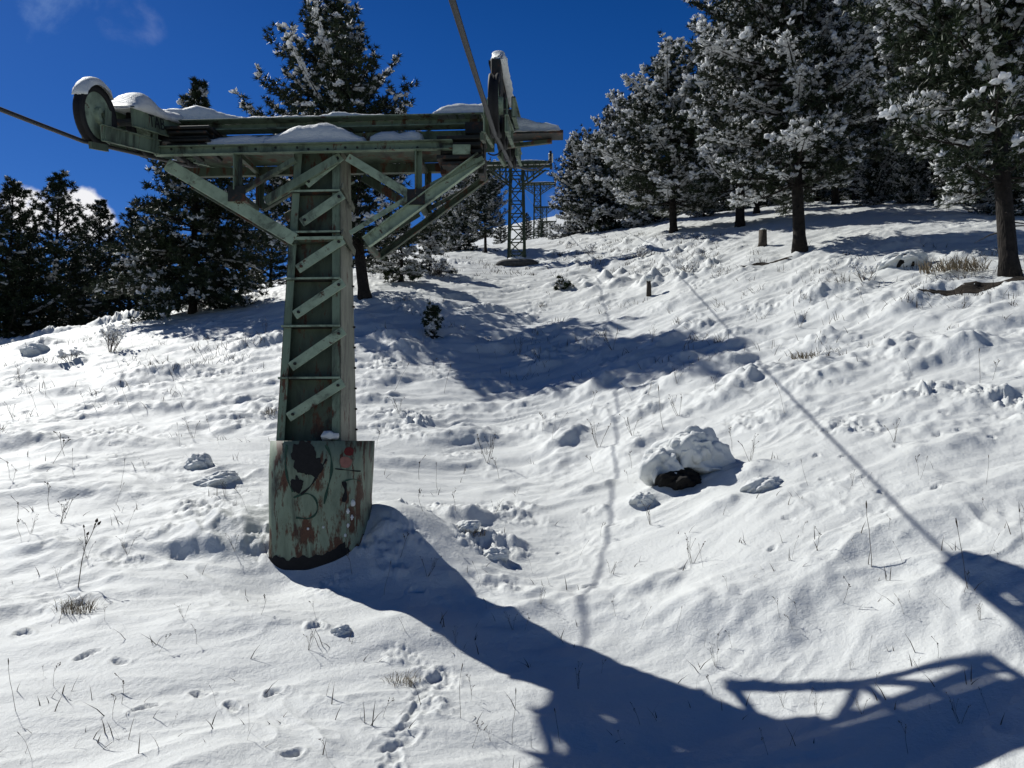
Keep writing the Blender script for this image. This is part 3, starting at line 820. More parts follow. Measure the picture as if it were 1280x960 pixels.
# ------------------------------------------------------------------ lattice pylons up the line
def to_world(lx, ly, z): return Vector((TX + ct * lx - st * ly, TY + st * lx + ct * ly, z))
def lattice(px, py_base, py_top, d, half_px, label, seed):
    base = P(px, py_base, d); top = P(px, py_top, d); gz = H1(base[0], base[1])
    zb = min(base[2], gz + .05) ; ht = top[2] - zb
    g = half_px * d / FPX
    t = empty("lift_tower", (base[0], base[1], zb), TA)
    tag(t, label, "lift pylon", "lift pylons up the slope")
    wb, wt = .37, .26
    w = lambda z: wb + (wt - wb) * z / ht
    for sx in (-1, 1):
        for sy in (-1, 1):
            MB().angle((sx * w(0), sy * w(0), -.3), (sx * w(ht), sy * w(ht), ht), .13, .02, (0, 1, 0), -sx, sy).build("corner_leg", 'galv', t)
    m = MB(); nb = max(5, int(ht / .62))
    for i in range(nb):
        z0, z1 = ht * i / nb, ht * (i + 1) / nb
        for fx in range(4):
            def cn(k, z): a = [(-1, -1), (1, -1), (1, 1), (-1, 1)][k % 4]; return Vector((a[0] * w(z), a[1] * w(z), z))
            a, b = cn(fx, z0), cn(fx + 1, z1); a2, b2 = cn(fx + 1, z0), cn(fx, z1)
            if i % 2: m.beam(a, b, .055, .05)
            else: m.beam(a2, b2, .055, .05)
            if i == 0: m.beam(a if not i % 2 else a2, b if not i % 2 else b2, .05, .05)
            m.beam(cn(fx, z0), cn(fx + 1, z0), .05, .05)
    m.build("lattice_bracing", 'galv', t)
    m = MB()
    for sy in (-.3, .3):
        m.beam((-g, sy, ht), (g, sy, ht), .10, .14); m.beam((-g * .95, sy, ht - .25), (g * .95, sy, ht - .25), .05, .05)
        for sx in (-1, 1):
            m.beam((sx * w(ht), sy, ht - 1.15), (sx * g * .85, sy, ht - .2), .08, .08)
            for k in (.25, .5, .75):
                x = w(ht) + (g * .85 - w(ht)) * k; zz_ = ht - 1.15 + .95 * k
                m.beam((sx * x, sy, zz_), (sx * x, sy, ht), .05, .05); m.beam((sx * x, sy, zz_), (sx * (x - .25 * (g * .85 - w(ht))), sy, ht), .04, .04)
    m.build("crossarm", 'galv', t)
    for sx in (-1, 1):
        m = MB()
        m.beam((sx * g, -1.2, ht + .02), (sx * g, 1.2, ht + .38), .10, .22)
        for y in (-1.1, -.4, .4, 1.1): m.lathe_y([(.10, -.05), (.26, -.06), (.26, .06), (.10, .05)], (sx * g, y, ht + .2 + y * .15), 18)
        m.build("sheave_train", 'grime', t)
    if seed < 3:
        prof = [(-g * .9, .03), (-g * .4, .14), (0, .12), (g * .4, .16), (g * .75, .10), (g * .95, .03)]
        snow_strip("snow_cap", prof, 0, .5, ht + .07, t, 20 + seed)
        snow_strip("snow_cap", [(-1.0, .05), (-.4, .14), (.3, .12), (1.1, .05)], g, .2, lambda y: ht + .33 + y * .15, t, 22 + seed, 1)
    if seed == 1:
        V = ICO4[0].copy(); V[:, :2] = np.sign(V[:, :2]) * np.abs(V[:, :2]) ** .6
        link_mesh("footing", V * np.array([1.15, .9, .30]) + np.array([.05, -.1, -.02]), ICO4[1], 'concrete', t, True)
        V2 = ICO4[0].copy(); nz = fbm(V2[:, 0] * 2 + 5, V2[:, 1] * 2, 3, 66)
        link_mesh("snow_cap", V2 * np.array([1.0, .85, .2]) * (1 + .18 * nz[:, None]) + np.array([.1, .05, .2]), ICO4[1], 'snow_cap', t, True)
    return t, g, zb + ht
LT = []
LT.append(lattice(646, 333, 206, 40, 43.5, "dark green lattice pylon standing on a snowy concrete footing behind the crossarm", 1))
LT.append(lattice(672, 300, 230, 82, 23, "thin lattice pylon against blue sky, second up the lift line beyond the big one", 2))
LT.append(lattice(681, 299, 259, 128, 14, "small distant lattice pylon, third up the line, just below the second", 3))
LT.append(lattice(686, 298, 277, 180, 9.5, "tiniest and most distant lattice pylon, low on the skyline", 4))

# haul ropes
def rope(lx, side, label):
    pts = []
    for y in np.linspace(-16, -1.45, 24): pts.append(to_world(lx, y, rope_z(y) + .004 * (y + 1.45) ** 2))
    for y in np.linspace(-1.2, 1.2, 6): pts.append(to_world(lx, y, rope_z(y)))
    prev = pts[-1].copy()
    for i, (t, g, zt) in enumerate(LT):
        q = t.matrix_basis @ Vector((side * g, 0, 0)); q.z = zt + .46
        for k in range(1, 13):
            f = k / 12; p = prev.lerp(q, f); p.z -= .045 * (prev - q).length * f * (1 - f) * .8
            pts.append(p)
        prev = q
    m = MB().tube(pts, .019, 8)
    o = m.build("haul_rope", 'steel', None, True)
    tag(o, label, "cable", "haul ropes of the lift")
rope(XL, -1, "steel rope leaving the snow capped wheel at the outer end of the crossarm")
rope(XR, 1, "steel rope rising steeply overhead past the end with the step plank")

exec_trees = True
# ------------------------------------------------------------------ trees
def pine_data(seed, Ht=11, R0=2.7, bare=.25, prof='pine', snow=.4, whorl=.42, per=6, e_low=-8, e_top=55, curve=.25, K=12, tuft=.17, tw=.40, dens=1.0, miss=.08):
    rg = np.random.default_rng(seed)
    tr = MB()
    sway = rg.normal(0, .012, 2) * Ht
    def axis(z): t = z / Ht; return np.array([sway[0] * math.sin(t * 2.2), sway[1] * math.sin(t * 1.7 + .4) - sway[1] * math.sin(.4), z])
    rad0 = .0145 * Ht + .03
    zs_ = np.linspace(-.4, Ht, 16)
    tr.tube([axis(z) for z in zs_], [max(.012, rad0 * (1.55 if z < .1 else 1) * (1 - .93 * max(0, z) / Ht)) for z in zs_], 10)
    # dead stubs
    for k in range(int(10 * bare * 4)):
        z = rg.uniform(min(.08, bare * .5), bare) * Ht; a = rg.uniform(0, 6.283); l = rg.uniform(.2, .9); p = axis(z); d = np.array([math.cos(a), math.sin(a), rg.uniform(-.3, .2)])
        tr.tube([p, p + d * l * .5, p + d * l + np.array([0, 0, -.08])], [.022, .015, .006], 4, False)
    TP, TD, TE, TS = [], [], [], []; PP, PD = [], []
    z = bare * Ht
    while z < Ht - .1:
        t = (z - bare * Ht) / (Ht * (1 - bare))
        if prof == 'pine': pf = (math.sin(math.pi * min(1, .18 + .62 * t + .2 * t * t)) ** .75) * (1 - .25 * t)
        elif prof == 'cone': pf = (1 - t) ** .7 * (1 if t > .3 else .72 + .28 * t / .3)
        elif prof == 'round': pf = math.sqrt(max(0, 1 - (1.25 * t - .25) ** 2 * (1 if t > .2 else .6)))
        else: pf = (1 - t) ** .85 * (1 if t > .06 else .85)
        nbr = max(3, int(per * (.6 + .5 * pf)))
        a0 = rg.uniform(0, 6.283)
        for b in range(nbr):
            if rg.random() < miss: continue
            a = a0 + 6.283 * b / nbr + rg.normal(0, .22); Lb = R0 * max(pf, .09) * rg.uniform(.55, 1.12) * (1.28 if rg.random() < .08 else 1)
            zb_ = z + rg.uniform(-.18, .18)
            el = R(e_low + (e_top - e_low) * t + rg.normal(0, 7)); p0 = axis(zb_)
            dh = np.array([math.cos(a), math.sin(a), 0]); sd = np.array([-math.sin(a), math.cos(a), 0])
            cv = curve * rg.uniform(.5, 1.4); bend = rg.normal(0, .12)
            def bp(s): return p0 + dh * (Lb * s * math.cos(el * .8)) + sd * (Lb * bend * s * s) + np.array([0, 0, Lb * (math.sin(el) * s + cv * s * s * (1 if prof != 'spruce' else (s - .55)))])
            ss = [0, .25, .5, .75, 1]
            tr.tube([bp(s) for s in ss], [max(.006, (.012 + .013 * Lb) * (1 - .85 * s)) for s in ss], 4, False)
            clump = rg.uniform(0, 1)
            if clump > .40 and rg.random() < snow * 2.1:
                for f in np.linspace(rg.uniform(.35, .6), 1.03, max(3, int(Lb / .10))):
                    PP.append(bp(min(f, 1.03)) + np.array([0, 0, .045]) + sd * rg.normal(0, .05)); PD.append(bp(min(1, f + .06)) - bp(f - .06))
            ntw = max(3, int(Lb / .21 * dens))
            for k in range(ntw):
                s = .22 + .78 * (k + rg.uniform(0, .9)) / ntw; s = min(s, 1)
                q = bp(s); tg = bp(min(1, s + .05)) - bp(max(0, s - .05)); tg /= np.linalg.norm(tg) + 1e-9
                sg = 1 if k % 2 else -1
                an = R(rg.uniform(25, 70)) * sg
                d = tg * math.cos(an) + sd * math.sin(an) + np.array([0, 0, rg.uniform(-.05, .35)]); d /= np.linalg.norm(d)
                l = max(.12, Lb * tw * (1.05 - .65 * s) * rg.uniform(.6, 1.2))
                nt_ = max(2, int(l / (.15) * dens))
                tr.tube([q, q + d * l], [.009, .005], 3, False)
                for j in range(nt_):
                    f = (j + 1) / nt_
                    p = q + d * l * f + np.array([0, 0, .12 * l * f * f]) + rg.normal(0, .035, 3)
                    TP.append(p); TD.append(d * .8 + np.array([0, 0, .45])); TE.append((s * .7 + f * .3)); TS.append(clump)
            for f in (.86, .95, 1.02):
                TP.append(bp(min(1, f)) + rg.normal(0, .03, 3)); TD.append(dh + np.array([0, 0, .6])); TE.append(1.); TS.append(clump)
        z += whorl * rg.uniform(.75, 1.2) * (1.1 - .45 * t)
    for k in range(6):
        TP.append(axis(Ht - .06 * k)); TD.append(np.array([rg.normal(0, .3), rg.normal(0, .3), 1.])); TE.append(1); TS.append(.5)
    TP = np.array(TP); TD = np.array(TD); TE = np.array(TE); TS = np.array(TS); N = len(TP)
    TD /= np.linalg.norm(TD, axis=1)[:, None]
    # needles
    rd = rg.normal(0, 1, (N, K, 3)); rd /= np.linalg.norm(rd, axis=2)[..., None]
    d = TD[:, None] * .75 + rd * .95; d /= np.linalg.norm(d, axis=2)[..., None]
    ln = tuft * rg.uniform(.65, 1.25, (N, K, 1)); sdv = np.cross(d, rg.normal(0, 1, (N, K, 3))); sdv /= np.linalg.norm(sdv, axis=2)[..., None] + 1e-9
    wv = .019 * rg.uniform(.7, 1.5, (N, K, 1)); b0 = TP[:, None] + d * .01
    tri = np.stack([b0 - sdv * wv, b0 + sdv * wv, b0 + d * ln], 2)     # N K 3 3
    # snow chance: outer, upper and clumped
    zrel = TP[:, 2] / Ht
    pz = perlin(TP[:, 0] * 1.1 + seed, TP[:, 1] * 1.1 + TP[:, 2] * .9, seed)
    pr = snow * (.35 + .75 * TE) * (.15 + 1.75 * TS ** 1.6) * (1 + .9 * pz)
    loaded = rg.uniform(0, 1, N) < pr
    white = loaded[:, None] & (d[..., 2] > .25) & (rg.uniform(0, 1, (N, K)) < .5)
    nv = tri[~white].reshape(-1, 3); sv = tri[white].copy()
    sv = sv.reshape(-1, 3, 3); 
    # frosted needles are thicker
    cen = (sv[:, 0] + sv[:, 1]) / 2; sv[:, 0] = cen + (sv[:, 0] - cen) * 1.7; sv[:, 1] = cen + (sv[:, 1] - cen) * 1.7
    sv = sv.reshape(-1, 3)
    nF = np.arange(len(nv)).reshape(-1, 3); sF = np.arange(len(sv)).reshape(-1, 3)
    # snow pads: small clusters of rounded lumps
    idx = np.where(loaded & (rg.uniform(0, 1, N) < .8))[0]; nb = len(idx)
    BV, BF = ICO1
    C = 9; big = 1 + .55 * (rg.uniform(0, 1, (nb, 1)) < .18)
    k_ = tuft / .17
    ks = rg.integers(0, K, (nb, C)); dd = d[idx][np.arange(nb)[:, None], ks]; ll = ln[idx][np.arange(nb)[:, None], ks][..., 0]
    cen_ = TP[idx][:, None] + dd * (ll * rg.uniform(.1, .72, (nb, C)) * big)[..., None] * np.array([1, 1, .75]) + np.array([0, 0, .028])
    rad_ = rg.uniform(.017, .042, (nb, C)) * k_ * big
    v = BV[None, None] * rad_[..., None, None] * (1 + .2 * rg.normal(0, 1, (nb, C, len(BV), 1))) * np.array([1.2, 1.2, .85])
    # stretched along the needle it sits on
    v = v + dd[:, :, None, :] * ((v * dd[:, :, None, :]).sum(-1, keepdims=True)) * .8
    bv = v + cen_[:, :, None]
    nb = nb * C
    bF = (BF[None] + (np.arange(nb) * len(BV))[:, None, None]).reshape(-1, 3)
    BV2, BF2 = ICO2; m2 = len(PP)
    pv = np.zeros((0, 3)); pF = np.zeros((0, 3), int)
    if m2:
        PP = np.array(PP); PD = np.array(PD); PD /= np.linalg.norm(PD, axis=1)[:, None] + 1e-9
        sdn = np.cross(PD, [0, 0, 1.]); sdn /= np.linalg.norm(sdn, axis=1)[:, None] + 1e-9; upn = np.cross(sdn, PD)
        lo = rg.uniform(.07, .11, m2); la = rg.uniform(.05, .13, m2); lu = rg.uniform(.022, .045, m2)
        q = BV2[None] * (1 + .2 * rg.normal(0, 1, (m2, len(BV2), 1)))
        pv = PP[:, None] + (PD * lo[:, None])[:, None] * q[..., :1] + (sdn * la[:, None])[:, None] * q[..., 1:2] + (upn * lu[:, None])[:, None] * q[..., 2:] - np.array([0, 0, 1.]) * (np.abs(q[..., 1:2]) ** 2 * .04)
        pF = (BF2[None] + (np.arange(m2) * len(BV2))[:, None, None]).reshape(-1, 3); pv = pv.reshape(-1, 3)
    SVv = np.concatenate([bv.reshape(-1, 3), sv]); SF = np.concatenate([bF, sF + nb * len(BV)])
    SF = np.concatenate([SF, pF + len(SVv)]); SVv = np.concatenate([SVv, pv])
    return tr, nv, nF, SVv, SF, N

PROTO = {}
def proto(key, **kw):
    tr, nv, nF, sv, sF, N = pine_data(**kw)
    a = tr.build("trunk", 'bark', None, True); b = link_mesh("crown", nv, nF, 'needle'); s_ = tag(link_mesh("snow_load", sv, sF, 'snow_tree', None, True), kind="stuff")
    PROTO[key] = [a, b, s_, kw['Ht'], False]
    print("proto", key, N, len(nF), len(sF))
def tree(key, name, px, py, d, ht, label, group=None, rz=0.0, wide=1.0, sink=0.0, use_ground=True, cat="tree"):
    p = P(px, py, d); z = H1(p[0], p[1]) if use_ground else p[2]
    pr = PROTO[key]; s_ = ht / pr[3]
    o = empty(name, (p[0], p[1], z - sink), rz); o.scale = (s_ * wide, s_ * wide, s_)
    tag(o, label, cat, group)
    for ch in pr[:3]:
        if not pr[4]: c2 = ch
        else: c2 = ch.copy(); COL.objects.link(c2)
        c2.parent = o
    pr[4] = True
    return o

proto('A', seed=11, Ht=11.5, R0=3.2, bare=.19, snow=.42, per=8, whorl=.37, K=16, tuft=.19, dens=1.1)
proto('B', seed=23, Ht=12.5, R0=3.6, bare=.18, snow=.50, per=8, whorl=.37, e_low=-16, K=16, tuft=.19, dens=1.1)
proto('C', seed=31, Ht=9.5, R0=3.3, bare=.07, prof='spruce', snow=.15, per=9, whorl=.31, e_low=-16, e_top=35, curve=-.15, K=16, tuft=.19, dens=1.15)
proto('D', seed=47, Ht=11.8, R0=4.1, bare=.15, prof='cone', snow=.17, per=7, whorl=.40, e_low=-2, e_top=55, curve=.40, K=18, tuft=.20, dens=1.15, miss=.1)
proto('E', seed=53, Ht=9.5, R0=2.9, bare=.03, prof='cone', snow=.035, per=7, whorl=.40, e_low=-8, e_top=50, K=16, tuft=.2, dens=1.1, miss=.12)
proto('F', seed=61, Ht=6.3, R0=2.5, bare=.02, prof='round', snow=.46, per=9, whorl=.31, e_low=-22, e_top=60, K=16, tuft=.18, dens=1.1)
proto('G', seed=71, Ht=2.6, R0=.95, bare=.03, prof='spruce', snow=.7, per=6, whorl=.2, tuft=.12, e_low=-20, e_top=30, tw=.5, K=14)
proto('H', seed=83, Ht=10, R0=3.6, bare=.16, prof='cone', snow=.46, per=8, whorl=.38, e_low=-12, e_top=50, K=16, tuft=.19, dens=1.1, miss=.12)

GR = "snow laden pines on the right bank"
tree('A', "pine_tree", 1262, 340, 17.2, 11.8, "tall pine with a bare leaning trunk at the right edge, beside dry brown grass", GR, 1.0)
tree('B', "pine_tree", 1000, 316, 26, 13.0, "largest snow laden pine with bare dark trunk in the middle of the right bank", GR, 2.1)
tree('H', "pine_tree", 925, 284, 38, 12.6, "snowy pine on a stout dark trunk, uphill of the short stump", GR, 3.7, 1.1)
tree('H', "pine_tree", 842, 289, 40, 9.8, "broad snowy pine with a pointed top, standing downhill nearest to the lift line", GR, .6, 1.25)
tree('F', "pine_tree", 738, 288, 55, 6.4, "low rounded snow covered pine with no visible trunk, closest to the distant pylons", GR, .9, 1.15)
tree('F', "pine_tree", 790, 284, 53, 8.4, "dense snowy pine squeezed between the rounded one and the pointed one", GR, 2.6, 1.0)
tree('A', "pine_tree", 946, 279, 46, 11.0, "thin trunked pine just behind the stout snowy pine", GR, 4.4)
tree('B', "pine_tree", 980, 268, 52, 13.5, "shaded pine standing behind the largest snow laden pine", GR, 5.0)
BK = "pines of the dark wood behind the right bank"
back = [(1045,258,50,13,'A'),(1092,256,46,13.5,'B'),(1128,252,43,13,'A'),(1170,250,41,13.5,'B'),(1215,250,38,13,'A'),(1268,252,34,12,'B'),
        (1015,255,62,15,'B'),(1070,252,60,15,'A'),(1150,248,58,16,'A'),(1235,246,52,15,'B'),(1110,300,30,3.2,'F'),(1290,262,28,10.5,'A')]
nm = ["first pine of the dark wood right of the largest pine","second pine of the dark wood counted from the largest pine","third dark wood pine counted from the largest pine",
      "fourth dark wood pine counted from the largest pine","fifth dark wood pine, left of the leaning edge pine","dark wood pine directly behind the leaning edge pine",
      "deep wood pine showing between the largest pine and the first dark wood pine","deep wood pine in the gap after the first dark wood pine","deep wood pine in the gap after the third dark wood pine","deep wood pine in the gap before the leaning edge pine",
      "","dark pine cut by the right edge of the picture, behind the leaning trunk"]
for i, (px, py, d, h, k) in enumerate(back):
    if not nm[i]: continue
    tree(k, "pine_tree", px, py, d, h, nm[i], BK, i * 1.3 + .4, 1.1)
for i, (px, py, d, h, lb) in enumerate([(1205,254,37,3.4,"short snowy young pine among the wood's trunks, left of the leaning edge pine"),(1090,255,42,2.8,"short snowy young pine under the second dark wood pine"),
                                       (1258,262,31,3.2,"short snowy young pine half hidden by the leaning trunk"),(1140,252,40,2.6,"short snowy young pine under the third dark wood pine"),
                                       (880,276,50,3.0,"short snowy young pine between the broad pine and the stout one"),
  (905,272,62,5.5,"bushy snowy pine behind the stout pine, between its trunk and the broad pine"),(962,266,66,6.5,"bushy snowy pine behind the thin trunked pine"),(1022,262,66,6.5,"bushy snowy pine in the back of the wood beside the largest pine's trunk"),(1048,262,70,7,"bushy snowy pine far back behind the first dark wood pine"),(1185,250,56,6,"bushy snowy pine behind the fourth dark wood pine"),(935,268,80,8,"bushy snowy pine furthest back behind the thin trunked pine"),(995,264,84,8.5,"bushy snowy pine furthest back behind the largest pine"),(860,272,68,5.5,"bushy snowy pine behind the broad pointed pine"),(1110,254,60,6,"bushy snowy pine behind the second dark wood pine")]):
    tree('F', "young_pine", px, py, d, h, lb, "young pines under the wood", i * 2.0, 1.0)

GL = "dark pines beyond the left edge of the slope"
tree('C', "spruce_tree", 241, 391, 30, 9.2, "dark spreading spruce with patches of snow, under the outer crossarm", None, .5, 1.05)
tree('D', "pine_tree", 456, 371, 27, 10.8, "large upright pine rising behind the crossarm, trunk beside the pylon column", None, 0.0, 1.15).rotation_euler[1] = R(-6.5)
left = [(6,470,40,9.2,'E'),(62,470,42,9.7,'E'),(118,455,47,8.6,'E'),(160,440,50,8.0,'E'),(30,470,50,8.6,'E'),(95,460,56,8.6,'E'),(-45,480,38,10,'E'),(190,425,46,7.4,'E'),(300,378,50,6.6,'E'),(338,368,46,5.6,'E'),(400,350,56,7.6,'E')]
ln_ = ["dark pine cut by the left edge of the picture","tallest dark pine near the left edge, with a ragged top","shorter dark pine in front of the white cloud","dark pine between the spreading spruce and the cloud",
       "dark pine filling the gap between the two left edge pines","dark pine just beside the ragged topped one, set further back","dark pine mostly outside the left edge","low dark pine close behind the spreading spruce, on its outer side",
       "dark pine behind the spreading spruce, towards the pylon","low dark pine filling the gap beside the pylon column","dark pine hidden behind the pylon column"]
for i, (px, py, d, h, k) in enumerate(left):
    tree(k, "pine_tree", px, py, d, h, ln_[i], GL, i * 1.7, 1.15)
CN = "small trees in the middle distance"
tree('G', "young_pine", 502, 332, 31, 2.6, "small snow plastered conifer just right of the upright pine's trunk", CN, .3, 1.3)
tree('G', "young_pine", 538, 326, 34, 2.7, "small snow plastered conifer, second right of the upright pine's trunk", CN, 1.9, 1.2)
tree('G', "young_pine", 480, 336, 36, 2.4, "small snowy conifer touching the upright pine's trunk", CN, 4.0, 1.3)
tree('A', "pine_tree", 607, 313, 46, 5.6, "slender pine with a thin bare dark trunk, left of the footed lattice pylon", CN, 2.0, 1.0)
tree('F', "pine_tree", 574, 308, 50, 4.6, "bushy snowy pine left of the slender bare trunked one", CN, 1.0, .9)
tree('E', "pine_tree", 548, 312, 54, 5.0, "dark pine peeping out left of the bushy snowy one", CN, 1.5, 1.0)
tree('E', "pine_tree", 626, 300, 85, 3.4, "tiny dark pine on the skyline left of the footed lattice pylon", CN, 1.0, 1.2)
tree('E', "pine_tree", 658, 297, 95, 3.6, "tiny dark pine on the skyline right of the footed lattice pylon", CN, 2.0, 1.2)
tree('E', "pine_tree", 676, 296, 110, 3.0, "tiny dark pine on the skyline at the foot of the distant pylons", CN, 3.0, 1.3)
for ks in list(PROTO):
    if not PROTO[ks][4]:
        for ob in PROTO[ks][:3]: bpy.data.objects.remove(ob)

# ------------------------------------------------------------------ small things on the slope
def gpos(px, py):
    x, y = hit(px, py, H); return Vector((x, y, H1(x, y)))
# snow covered boulder
def lump(V, sc, seed, amp=.25, fr=1.6):
    v = V * (1 + amp * fbm(V[:, 0] * fr + seed, V[:, 1] * fr + V[:, 2] * fr * .8, 3, seed)[:, None])
    return v * np.array(sc)
p = gpos(868, 602); s_ = p.y / FPX
bo = empty("boulder", p); tag(bo, "snow covered boulder with a dark hollow under it, right of the middle", "boulder")
link_mesh("rock", lump(ICO4[0], (27 * s_, .30, .15), 3) + np.array([-18 * s_, .08, .02]), ICO4[1], 'rock', bo, True)
V = lump(ICO4[0], (47 * s_, .44, .46), 9, .30, 1.5)
V[:, 2] = np.where(V[:, 2] < -.02, -.02 + (V[:, 2] + .02) * .25, V[:, 2])
link_mesh("snow_cap", V + np.array([6 * s_, .34, .20]), ICO4[1], 'snow_cap', bo, True)
V = lump(ICO4[0], (27 * s_, .30, .27), 14, .32, 1.6)
link_mesh("snow_cap", V + np.array([-33 * s_, .24, .17]), ICO4[1], 'snow_cap', bo, True)
V = lump(ICO4[0], (26 * s_, .24, .2), 19, .34, 1.8)
link_mesh("snow_cap", V + np.array([2 * s_, .10, .40]), ICO4[1], 'snow_cap', bo, True)
# lumps of broken snow
CH = "chunks of broken snow"
for px, py, w_, h_, lb in [(247,583,15,13,"upright chunk of broken snow behind its flatter twin, left of the pylon base"),(268,604,24,11,"flat tilted chunk of broken snow left of the pylon base"),
                           (955,612,22,13,"frosty crumbled clump of snow right of the covered boulder"),(803,632,13,10,"rounded snow clump downhill of the covered boulder"),
                           (618,698,16,11,"snow clump thrown up right of the pylon's shadow start"),(582,662,15,9,"snow clump just right of the pylon base"),
                           (425,792,11,8,"small snow clump in front of the pylon base"),(42,441,14,10,"snow hump beside the twiggy shrub, at the far left"),
                           (1130,330,26,14,"snowy rock hump under the wood, between the two bare trunks")]:
    q = gpos(px, py); s_ = q.y / FPX; sd = int(px)
    o = link_mesh("snow_clump", lump(ICO4[0], (w_ * s_ * 1.1, w_ * s_ * .95, h_ * s_), sd, .26, 1.7), ICO4[1], 'snow_cap', None, True)
    o.location = q + Vector((0, w_ * s_ * .3, h_ * s_ * .12)); o.rotation_euler = (0, R(-12), R(sd % 40 - 10))
    tag(o, lb, "snow clump", CH)
    if px == 1130:
        r_ = link_mesh("rock", lump(ICO4[0], (w_ * s_ * .6, w_ * s_ * .6, h_ * s_ * .8), sd + 1, .3) + np.array([-.05, -.16, -.02]), ICO4[1], 'rock', o, True)
# twiggy shrub
def shrub(name, px, py, ht, wd, label, nst, seed, material='twig', frost=True, cat="shrub"):
    rg = random.Random(seed); q = gpos(px, py); o = empty(name, q); tag(o, label, cat)
    m = MB(); tips = []
    def grow(p, d, l, r_, lv):
        e = p + d * l; m.tube([p, p + d * l * .5 + Vector((rg.uniform(-.05, .05),) * 3) * l, e], [r_, r_ * .8, r_ * .6], 4, False); tips.append(e)
        if lv > 0:
            for k in range(rg.randint(2, 3)):
                dd = (d + Vector((rg.uniform(-.7, .7), rg.uniform(-.7, .7), rg.uniform(-.2, .5)))).normalized(); grow(p + d * l * rg.uniform(.4, 1), dd, l * rg.uniform(.5, .75), r_ * .6, lv - 1)
    for i in range(nst):
        a = rg.uniform(0, 6.28); k = rg.uniform(.1, 1); grow(Vector((math.cos(a) * wd * .15 * k, math.sin(a) * wd * .15 * k, -.05)), Vector((math.cos(a) * wd * k, math.sin(a) * wd * k, ht)).normalized(), ht * rg.uniform(.35, .55), .009, 3)
    m.build("twigs", material, o)
    if frost:
        rg2 = np.random.default_rng(seed); idx = [t for t in tips if rg.random() < .45]
        V = np.concatenate([ICO1[0] * rg2.uniform(.015, .045) + np.array(t) for t in idx]); F = np.concatenate([ICO1[1] + 12 * i for i in range(len(idx))])
        tag(link_mesh("snow_load", V, F, 'snow_tree', o, True), kind="stuff")
    return q
shr_p = shrub("twiggy_shrub", 138, 440, 1.05, .7, "bare brown twiggy shrub on the snow below the spreading spruce", 13, 4)
shrub("twiggy_shrub", 88, 452, .5, .6, "low dusting of twigs left of the bare brown shrub", 8, 5)
shrub("twiggy_shrub", 740, 318, .7, 1.2, "low frosted brush on the crest below the rounded snowy pine", 14, 6)
shrub("twiggy_shrub", 800, 322, .6, 1.1, "low frosted brush below the broad pointed pine", 12, 7)
shrub("twiggy_shrub", 858, 340, .5, .9, "low frosted brush downhill of the stump on the right bank", 12, 8)
shrub("twiggy_shrub", 550, 296, .9, 1.2, "frosted brush at the edge of the middle trees", 12, 9)
shrub("twiggy_shrub", 1080, 352, .6, .6, "thin twigs sticking up in front of the largest pine", 6, 10)
# grass clump by the edge pine
def grass(name, px, py, ht, wd, label, nbl, seed):
    rg = np.random.default_rng(seed); q = gpos(px, py); V = []; F = []
    for i in range(nbl):
        a = rg.uniform(0, 6.28); r_ = wd * math.sqrt(rg.random()); b = np.array([math.cos(a) * r_, math.sin(a) * r_ * .6, -.03]); l = ht * rg.uniform(.5, 1.1)
        d = np.array([rg.normal(0, .45), rg.normal(0, .45), 1]); d /= np.linalg.norm(d); s_ = np.array([rg.normal(), rg.normal(), 0]); s_ *= .006 / (np.linalg.norm(s_) + 1e-9) * q.y / 14
        m_ = b + d * l * .6; e = b + d * l + np.array([d[0] * l * .4, d[1] * l * .4, -.15 * l]); k = len(V)
        V += [b - s_, b + s_, m_ - s_ * .8, m_ + s_ * .8, e]; F += [[k, k + 1, k + 3, k + 2], [k + 2, k + 3, k + 4]]
    o = link_mesh(name, V, F, 'straw'); o.location = q; tag(o, label, "grass clump", "clumps of dry grass")
grass("grass_clump", 1192, 340, .42, .8, "wide dry brown grass clump beside the leaning edge pine", 420, 3)
grass("grass_clump", 95, 765, .22, .16, "dry grass clump poking out at the lower left, under a tall weed", 130, 4)
grass("grass_clump", 505, 855, .14, .12, "dry grass tuft at the head of the slide track", 90, 5)
grass("grass_clump", 590, 668, .10, .18, "frosted grass tuft in the rough snow right of the pylon base", 80, 6)
grass("grass_clump", 1010, 448, .22, .3, "frosted grass tuft beside the upper cable shadow", 90, 7)
grass("grass_clump", 350, 520, .25, .3, "grass tuft in the rough snow behind the pylon column", 90, 8)
# pine seedling, juniper, post, stump
sd_tr, nv, nF, sv, sF, N_ = pine_data(seed=91, Ht=.8, R0=.26, bare=.05, prof='pine', snow=.25, whorl=.11, per=5, e_low=15, e_top=60, K=12, tuft=.085, tw=.5, dens=.7)
q = gpos(540, 424); o = empty("pine_seedling", q); tag(o, "tiny dark pine seedling in the tree shadow beyond the pylon", "seedling")
sd_tr.build("trunk", 'bark', o, True); link_mesh("crown", nv, nF, 'needle', o); tag(link_mesh("snow_load", sv, sF, 'snow_tree', o, True), kind="stuff")
sd_tr, nv, nF, sv, sF, N_ = pine_data(seed=92, Ht=.24, R0=.34, bare=.02, prof='round', snow=.12, whorl=.1, per=6, e_low=20, e_top=60, K=16, tuft=.10, tw=.5, dens=2)
q = gpos(704, 362); o = empty("juniper_bush", q); tag(o, "low dark green juniper bush at the upper edge of the tree shadow", "bush")
sd_tr.build("trunk", 'bark', o, True); link_mesh("crown", nv, nF, 'needle', o); tag(link_mesh("snow_load", sv, sF, 'snow_tree', o, True), kind="stuff")
q = gpos(811, 371); o = empty("marker_post", q); tag(o, "short dark post with a snow cap at the end of the tree shadow", "post")
